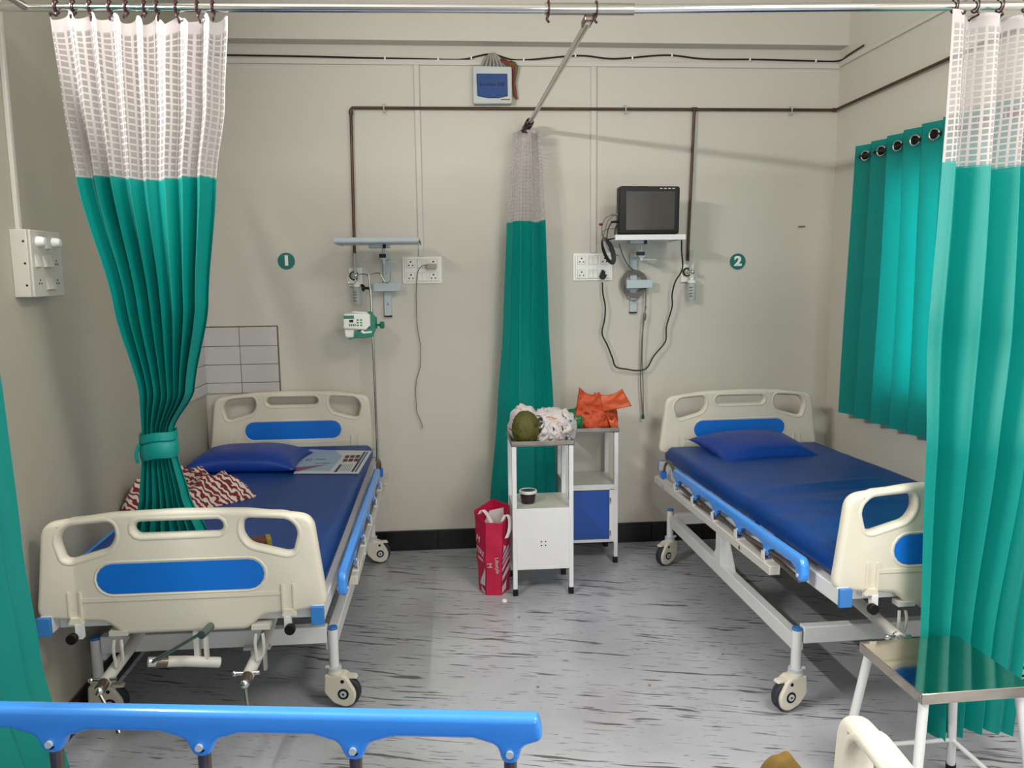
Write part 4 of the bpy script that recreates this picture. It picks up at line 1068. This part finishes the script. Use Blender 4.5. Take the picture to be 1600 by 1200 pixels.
# striped cloth on the left bed: a crumpled sheet with two points
def heap(name, mtl, outline, hfun, loc, rz, res=70):
    xs = [a for a, b in outline]; ys = [b for a, b in outline]
    cx, cy_ = sum(xs) / len(xs), sum(ys) / len(ys)
    n = len(outline); bm = bmesh.new(); rings = []
    K = 22; outl = [Vector(q) for q in catmull([Vector((a, b, 0)) for a, b in outline], 8, True)]
    c0 = Vector((cx, cy_, 0))
    for k in range(K + 1):
        t_ = k / K; ring = []
        for q in outl:
            p_ = q.lerp(c0, t_); e = math.sin(min(1, t_ * 3.2) * PI / 2)
            ring.append(bm.verts.new((p_.x, p_.y, .004 + e * hfun(p_.x, p_.y))))
        rings.append(ring)
    N_ = len(outl)
    for a, b in zip(rings, rings[1:]):
        for i in range(N_): bm.faces.new((a[i], a[(i + 1) % N_], b[(i + 1) % N_], b[i]))
    base = [bm.verts.new((v.co.x * 1, v.co.y * 1, 0)) for v in rings[0]]
    for i in range(N_): bm.faces.new((base[i], base[(i + 1) % N_], rings[0][(i + 1) % N_], rings[0][i]))
    bm.faces.new(base)
    bmesh.ops.remove_doubles(bm, verts=bm.verts, dist=.0002)
    bmesh.ops.recalc_face_normals(bm, faces=bm.faces[:])
    me = bpy.data.meshes.new(name); bm.to_mesh(me); bm.free(); me.materials.append(M_[mtl]); me.shade_smooth()
    o = bpy.data.objects.new(name, me); COL.objects.link(o); o.location = loc; o.rotation_euler = (0, 0, rz); return o
def hf(x, y):
    n1 = mnoise.noise(Vector((x * 7, y * 7, 2.1))); n2 = mnoise.noise(Vector((x * 22, y * 22, 5)))
    return max(.006,   .070 + .045 * (1 - 2.4 * abs(n1)) + .012 * n2 - .10 * max(0, x - .02) )
o = heap('striped_cloth', 'stripe', [(-.24, -.16), (-.1, -.14), (.0, -.15), (.09, -.10), (.22, .04), (.10, .10), (.0, .16), (-.04, .26), (-.14, .24), (-.22, .1), (-.26, -.02)], hf, on_bed(BL, -.20, -.10, .621), 0)
tag(o, 'crumpled red and white striped cloth behind the tied curtain', 'cloth')

# magazine / leaflet on the left bed
t = thing('leaflet', 'white printed leaflet lying by the pillow on the left bed', 'leaflet', on_bed(BL, 0, 0, .624), BL['th'])
t.rotation_euler = (math.atan(BL['sl']), 0, BL['th'])
MB().prism([(.11, .27), (.405, .235), (.425, .66), (.20, .70), (.09, .55)], 0, .003, 'XY').build('sheet', 'paperw', t, smooth=False)
MB().prism([(.08, .31), (.27, .29), (.29, .56), (.24, .68), (.11, .72), (.05, .60)], .0035, .0048, 'XY').build('front_page', 'paperb', t, smooth=False)
MB().prism([(.10, .30), (.13, .296), (.24, .40), (.10, .36)], .005, .0053, 'XY').build('magenta_shape', 'paperm', t, smooth=False)
m = MB()
m.prism([(.385, .26), (.392, .26), (.41, .64), (.403, .64)], .0031, .0035, 'XY').prism([(.368, .26), (.379, .26), (.398, .64), (.387, .64)], .0031, .0035, 'XY').prism([(.29, .265), (.303, .263), (.312, .40), (.299, .40)], .0031, .0035, 'XY')
for k in range(6): m.box(.318 + .008 * k, .320 + .008 * k, .28, .40, .0031, .0033)
m.build('navy_print', 'papern', t, smooth=False)
for a in range(3):
    for b in range(2): MB().box(.305 + a * .026, .326 + a * .026, .45 + b * .07, .505 + b * .07, .0031, .0035).build('photo_print', 'card', t, smooth=False)
MB().mesh(text_mesh('C', .05), Matrix.Translation((.14, .50, .0052)) @ Matrix.Rotation(-PI / 2, 4, 'X')).box(.17, .22, .50, .508, .005, .0053).box(.18, .25, .42, .428, .005, .0053).build('lettering', 'papern', t, smooth=False)
# small carton by the foot panel
t = thing('carton', 'small brown and yellow carton behind the left foot panel', 'box', on_bed(BL, .195, -.76, .624), .3)
MB().box(-.045, .02, -.03, .03, 0, .06).build('body', 'card', t, bevel=.001)
MB().box(.0205, .036, -.031, .031, 0, .062).build('yellow_side', 'cardy', t)
# olive bag on the foreground bed
q = blob('handbag', 'olive', (.455, 1.0, .618), (.055, .05, .137), 4, .08, 1.5)
tag(q, 'olive brown cloth bag peeking up at the bottom edge', 'bag')

# ------------------------------------------------------------------ lockers
def locker(x0, x1, y0, y1, ztop, label, door):
    t = thing('bedside_locker', label, 'bedside locker', ((x0 + x1) / 2, (y0 + y1) / 2, 0))
    w, d = (x1 - x0) / 2, (y1 - y0) / 2
    for sx in (-1, 1):
        for sy2 in (-1, 1):
            l_ = MB().box(sx * w, sx * (w - .021), sy2 * d, sy2 * (d - .021), .012, ztop).build('leg', 'white', t, bevel=.002)
            MB().box(sx * w + sx * .001, sx * (w - .023), sy2 * d + sy2 * .001, sy2 * (d - .023), 0, .034).build('rubber_foot', 'black', l_, bevel=.002)
    m = MB().box(-w - .003, w + .003, -d - .003, d + .003, ztop, ztop + .004)
    for sx in (-1, 1): m.box(sx * (w + .003), sx * (w + .0), -d - .003, d + .003, ztop - .002, ztop + .022)
    m.box(-w - .003, w + .003, -d - .003, -d, ztop - .002, ztop + .022).box(-w - .003, w + .003, d, d + .003, ztop - .002, ztop + .022)
    m.build('top_tray', 'tray', t, bevel=.001)
    MB().box(-w + .003, w - .003, -d + .003, d - .003, .415, .424).build('shelf', 'offwhite', t, bevel=.001)
    m = MB()
    for sx in (-1, 1): m.box(sx * (w - .003), sx * (w - .008), -d + .01, d - .01, .125, .42)
    m.box(-w + .003, w - .003, -d + .01, d - .01, .125, .131)
    m.box(-w + .003, w - .003, d - .008, d - .003, .125, .42) if door else m.box(-w + .018, w - .018, d - .008, d - .003, .13, .41)
    m.build('cabinet_shell', 'white', t, bevel=.001)
    if not door:
        MB().box(-w + .019, w - .019, -d + .002, -d + .008, .127, .424).build('back_panel', 'white', t, bevel=.001)
        for a in (-.009, .011):
            for b in (.243, .262): MB().cyl((a, -d + .0015, b), (a, -d + .004, b), .0035, n=12).build('vent_hole', 'black', t)
    else:
        m = MB().box(-w + .02, w - .02, -d + .0, -d + .008, .395, .424).box(-w + .02, w - .02, -d, -d + .008, .115, .132).box(w - .045, w - .02, -d, -d + .008, .13, .4).build('door_frame', 'white', t, bevel=.001)
        dr = MB().box(-w + .022, w - .048, -d - .004, -d + .002, .134, .393).build('door', 'doorblue', t, bevel=.001)
        for b in (.165, .34): MB().cyl((w - .045, -d - .004, b - .014), (w - .045, -d - .004, b + .014), .005, n=10).box(w - .05, w - .036, -d - .003, -d, b - .012, b + .012).build('hinge', 'steel', dr)
        MB().box(-w + .022, -w + .036, -d - .006, -d - .003, .15, .17).build('latch', 'black', dr)
    return t
locker(.281, .568, 3.60, 3.87, .722, 'front white bedside locker with blank panel beside the magenta bag', False)
locker(.58, .862, 3.985, 4.26, .70, 'rear white bedside locker with a blue door against the wall', True)

zt = .727
# green coconut and printed cloth bag around it
t = thing('cloth_bag', 'white printed cloth bag knotted around a green coconut on the front locker', 'bag', (.44, 3.73, zt))
blob('bag_body', 'printbag', (.035, 0, 0), (.095, .085, .075), 2, .30, 2.4, t, 0, 5, -.7, True)
blob('bag_back', 'printbag', (-.085, .035, 0), (.075, .055, .102), 9, .16, 2.0, t, 0, 4, -.6)
blob('bag_knot', 'printbag', (.045, -.085, .02), (.035, .02, .038), 5, .35, 2.4, t, 0, 4, -.7, True)
blob('bag_fold', 'printbag', (.10, -.01, .005), (.05, .05, .075), 12, .25, 2.6, t, 0, 4, -.6, True)
for k, (pts) in enumerate(([(.0, -.07, .10), (.03, -.09, .07), (.04, -.095, .03), (.035, -.09, .005)], [(.04, -.095, .06), (.08, -.085, .07), (.11, -.07, .04), (.10, -.07, .01)], [(.04, -.095, .06), (.01, -.095, .03), (-.02, -.09, .004)])):
    MB().tube([Vector(q) for q in pts], .009, 8).build('bag_handle', 'printbag', t)
o = blob('coconut', 'coconut', (.352, 3.66, zt - .002), (.066, .06, .083), 3, .05, 3.0, None, 0, 5, -.82)
tag(o, 'green brown coconut standing on the front locker beside the printed bag', 'coconut')
# green and orange carrier bags on the rear locker
o = blob('green_carrier_bag', 'greenbag', (.655, 4.07, .705), (.075, .06, .07), 8, .18, 2.2, None, 0, 4, -.6, False)
tag(o, 'small green plastic bag between the printed bag and the orange bag', 'bag')
t = thing('orange_carrier_bag', 'orange printed plastic bag with a folded flap on the rear locker', 'bag', (.75, 4.08, .705))
blob('bag_body', 'orangeprint', (0, -.02, 0), (.095, .07, .078), 6, .14, 1.8, t, 0, 5, -.62)
blob('bag_side', 'orangeprint', (.075, .02, .0), (.045, .045, .075), 16, .25, 2.4, t, 0, 4, -.6, True)
def flap(name, pts, mtl, y, thick, parent, wob):
    bm = bmesh.new(); n = 16
    a, b, c, d = [Vector((q[0], 0, q[1])) for q in pts]; vs = {}
    for s in (0, 1):
        for i in range(n + 1):
            for j in range(n + 1):
                u, v = i / n, j / n; q = (a.lerp(b, u)).lerp(d.lerp(c, u), v)
                yy = y + wob * mnoise.noise(Vector((u * 2.5, v * 2.5, 3))) + s * thick
                q.z -= .025 * math.sin(PI * u) * v
                vs[s, i, j] = bm.verts.new((q.x, yy, q.z))
    for i in range(n):
        for j in range(n):
            for s in (0, 1): bm.faces.new((vs[s, i, j], vs[s, i + 1, j], vs[s, i + 1, j + 1], vs[s, i, j + 1]))
    for i in range(n):
        for (p0, p1) in (((i, 0), (i + 1, 0)), ((i, n), (i + 1, n)), ((0, i), (0, i + 1)), ((n, i), (n, i + 1))):
            bm.faces.new((vs[(0,) + p0], vs[(0,) + p1], vs[(1,) + p1], vs[(1,) + p0]))
    bmesh.ops.recalc_face_normals(bm, faces=bm.faces[:])
    me = bpy.data.meshes.new(name); bm.to_mesh(me); bm.free(); me.materials.append(M_[mtl]); me.shade_smooth()
    o = bpy.data.objects.new(name, me); COL.objects.link(o); o.parent = parent; return o
flap('bag_flap', [(.02, .092), (.188, .122), (.138, .212), (-.01, .20)], 'orange', -.062, .008, t, .012)
flap('bag_neck', [(-.103, .075), (.045, .085), (.02, .195), (-.082, .224)], 'orangeprint', -.066, .03, t, .02)
flap('bag_tail', [(.085, -.012), (.118, .0), (.10, .07), (.05, .09)], 'orange', -.088, .006, t, .01)
# tub
t = thing('plastic_tub', 'small dark tub with a white lid on the front locker shelf', 'tub', (.364, 3.70, .4245))
MB().lathe([(.030, 0), (.032, .004), (.038, .05)], (0, 0, 0), 28).build('body', 'tubdark', t)
MB().lathe([(.038, .048), (.043, .05), (.043, .06), (.040, .063), (.036, .063), (.036, .058)], (0, 0, 0), 28).build('lid', 'white', t)
MB().cyl((0, 0, .0585), (0, 0, .0595), .036, n=28).build('lid_label', 'tubgreen', t)

# ------------------------------------------------------------------ magenta shopping bag
t = thing('shopping_bag', 'magenta paper shopping bag standing open left of the front locker', 'bag', (.20, 3.70, 0))
m = MB(); bm = m.bm
# corners bottom/top: front-left, front-right, back-right, back-left
bot = [(-.035, -.085), (.045, -.10), (.09, .03), (-.04, .045)]; top_ = [(-.045, -.075), (.055, -.105), (.085, .07), (-.075, .03)]
bot = [(-.076, .0), (-.045, -.075), (.022, -.085), (.072, .0), (.0, .05)]
top_ = [(-.096, .005), (-.045, -.075), (.035, -.085), (.078, .0), (.0, .07)]
zt_ = [.392, .355, .352, .415, .43]
def bagpt(i, t_):
    a, b = Vector(bot[i]), Vector(top_[i]); q = a.lerp(b, t_); return Vector((q.x, q.y, zt_[i] * t_))
for th_ in (0, .003):
    rows = []
    for k in range(13):
        t_ = k / 12; ring = []
        for i in range(5):
            a, b = bagpt(i, t_), bagpt((i + 1) % 5, t_)
            for j in range(6):
                q = a.lerp(b, j / 6); c = Vector((0, 0, q.z)); d_ = (q - c); d_.z = 0
                q = q + d_.normalized() * (.006 * mnoise.noise(q * 14) - th_); ring.append(bm.verts.new(q))
        rows.append(ring)
    for a, b in zip(rows, rows[1:]):
        for i in range(30): bm.faces.new((a[i], a[(i + 1) % 30], b[(i + 1) % 30], b[i]))
    if th_ == 0: bm.faces.new(rows[0][::-1])
    if th_ == 0: outer = rows[-1]
    else:
        for i in range(30): bm.faces.new((outer[i], outer[(i + 1) % 30], rows[-1][(i + 1) % 30], rows[-1][i]))
m.build('bag_body', 'magenta', t)
def face_pt(i, u, v, off=.004):
    """point on face i (corner i to i+1): u along, v up"""
    a = bagpt(i, v).lerp(bagpt((i + 1) % 5, v), u); b0, b1 = bagpt(i, .5), bagpt((i + 1) % 5, .5)
    d_ = (b1 - b0); nrm = Vector((d_.y, -d_.x, 0)).normalized(); c = Vector((0, 0, a.z)); dd = a - c; dd.z = 0
    a = a + dd.normalized() * .006 * mnoise.noise(a * 14)
    return a + nrm * off
def decal(i, quads, mtl, name):
    for q in quads:
        m = MB(); K = 8
        g = [[m.bm.verts.new(face_pt(i, *(Vector(q[0]).lerp(Vector(q[1]), a / K)).lerp(Vector(q[3]).lerp(Vector(q[2]), a / K), b / K))) for b in range(K + 1)] for a in range(K + 1)]
        for a in range(K):
            for b in range(K): m.bm.faces.new((g[a][b], g[a + 1][b], g[a + 1][b + 1], g[a][b + 1]))
        m.build(name, mtl, t, smooth=False)
decal(2, [[(.02, .50), (.75, .54), (.75, .58), (.0, .54)], [(0, .42), (.9, .48), (.9, .52), (0, .46)], [(0, .33), (.95, .39), (.95, .44), (0, .37)], [(.02, .20), (.95, .29), (.95, .35), (.02, .27)]], 'bagwhite', 'white_stripe')
decal(2, [[(.05, .11), (.6, .16), (.5, .05), (.05, .03)], [(.0, .59), (.45, .60), (.12, .68), (.1, .68)]], 'bagwhite', 'white_patch')
decal(2, [[(.0, .545), (.7, .585), (.7, .60), (.0, .575)], [(0, .465), (.9, .525), (.9, .535), (0, .495)], [(0, .375), (.95, .445), (.95, .475), (0, .415)]], 'bagpink', 'pink_stripe')
decal(0, [[(.35, .12), (.95, .13), (.97, .36), (.90, .37)], [(.45, .03), (.95, .02), (.95, .06), (.5, .10)]], 'bagwhite', 'white_patch')
def facetext(i, txt, u, v, size, rot, name='lettering'):
    me = text_mesh(txt, size, .0004)
    a = face_pt(i, u, v, .005); b0, b1 = face_pt(i, 0, .5), face_pt(i, 1, .5); d_ = (b1 - b0).normalized(); nrm = Vector((d_.y, -d_.x, 0))
    mt = Matrix((( d_.x, -nrm.x, 0, a.x), (d_.y, -nrm.y, 0, a.y), (0, 0, 1, a.z), (0, 0, 0, 1))) @ Matrix.Rotation(rot, 4, 'Y')
    MB().mesh(me, mt).build(name, 'bagwhite', t, smooth=False)
facetext(0, 'M', .38, .70, .046, .25); facetext(0, 'TERE', .5, .55, .035, .25); facetext(0, 'TREND', .55, .46, .016, .2)
facetext(1, 'M', .22, .42, .032, 1.5); facetext(1, 'Lifestyle', .72, .42, .024, 1.5)
m = MB()
for pts in ([(-.07, -.03, .385), (-.055, -.035, .405), (-.03, -.05, .38), (-.015, -.07, .35)], [(.035, -.07, .355), (.05, -.06, .385), (.07, -.065, .37), (.068, -.08, .32), (.052, -.09, .28)]):
    P = catmull([Vector(q) for q in pts], 6); prev = None
    for a in P:
        e = (m.bm.verts.new(a + Vector((-.009, 0, 0))), m.bm.verts.new(a + Vector((.009, .004, .002))))
        if prev: m.bm.faces.new((prev[0], prev[1], e[1], e[0]))
        prev = e
o = m.build('handle', 'bagwhite', t); md = o.modifiers.new('thick', 'SOLIDIFY'); md.thickness = .002
MB().prism([(-.06, .30), (.04, .32), (.06, .40), (-.02, .385)], .02, .023).build('inner_leaf', 'bagwhite', t)

# bottle cap and crumbs on the floor
t = MB().lathe([(.012, 0), (.013, .003), (.010, .008), (.007, .006)], (.235, 3.545, 0), 20).build('bottle_cap', 'signw'); tag(t, 'small silver bottle cap on the floor before the magenta bag', 'bottle cap')
for i, (x, y, s, lb) in enumerate(((.285, 3.36, .006, 'tiny brown crumb on the floor just in front of the front locker'), (1.06, 2.93, .006, 'tiny tan crumb on the floor between the beds near the right bed'), (.30, 2.75, .006, 'dark crumb on the floor in the middle foreground'), (.71, 2.72, .006, 'dark seed on the floor in line with the lockers'))):
    o = blob('crumb', 'crumb', (x, y, 0), (s, s * .8, s * .6), i, .3, 2, None, 0, 2); tag(o, lb, 'crumb')

# ------------------------------------------------------------------ steel stool
t = thing('stool', 'white legged stool with a mirror steel seat before the right curtain', 'stool', (1.31, 1.945, 0), .03)
hw, hd, zs = .150, .146, .45
m = MB().box(-hw, hw, -hd, hd, zs - .003, zs)
for s in (-1, 1): m.box(s * hw, s * (hw - .003), -hd, hd, zs - .030, zs - .001)
m.box(-hw, hw, -hd, -hd + .003, zs - .030, zs - .001).box(-hw, hw, hd - .003, hd, zs - .030, zs - .001)
m.build('seat', mat('mirror_steel', (206, 198, 186), .08, 1, var=.08, vscale=20), t, bevel=.0015)
for sx in (-1, 1):
    for sy2 in (-1, 1):
        a = Vector((sx * (hw - .022), sy2 * (hd - .022), zs - .004)); b = Vector((sx * (hw + .03), sy2 * (hd + .03), .0)); f_ = (b - a)
        l_ = MB().cyl(a, a + f_ * .94, .0125, n=16).build('leg', 'white', t)
        MB().cyl(a + f_ * .93, b, .0145, n=16).build('rubber_foot', 'black', l_)
q0 = lambda sx, sy2: Vector((sx * (hw + .016), sy2 * (hd + .016), .115))
m = MB()
for a, b in (((-1, -1), (1, -1)), ((1, -1), (1, 1)), ((1, 1), (-1, 1)), ((-1, 1), (-1, -1))): m.cyl(q0(*a), q0(*b), .007, n=10)
m.build('stretcher', 'white', t)

# repeats share a group phrase
GROUPS = {'hospital_bed': 'hospital beds in the ward', 'mattress': 'navy mattresses on the beds', 'pillow': 'vinyl pillows on the beds',
          'hospital_curtain': 'teal ward curtains', 'switch_plate': 'switch plates on the back wall', 'bed_number_sign': 'bed number signs',
          'monitor_bracket': 'monitor brackets on the back wall', 'oxygen_flowmeter': 'oxygen flowmeters on the back wall',
          'bedside_locker': 'bedside lockers between the beds', 'cable_trunking': 'cable trunking on the walls', 'crumb': 'crumbs on the floor'}
for o in list(bpy.data.objects):
    if o.parent is None and o.name.split('.')[0] in GROUPS: o['group'] = GROUPS[o.name.split('.')[0]]
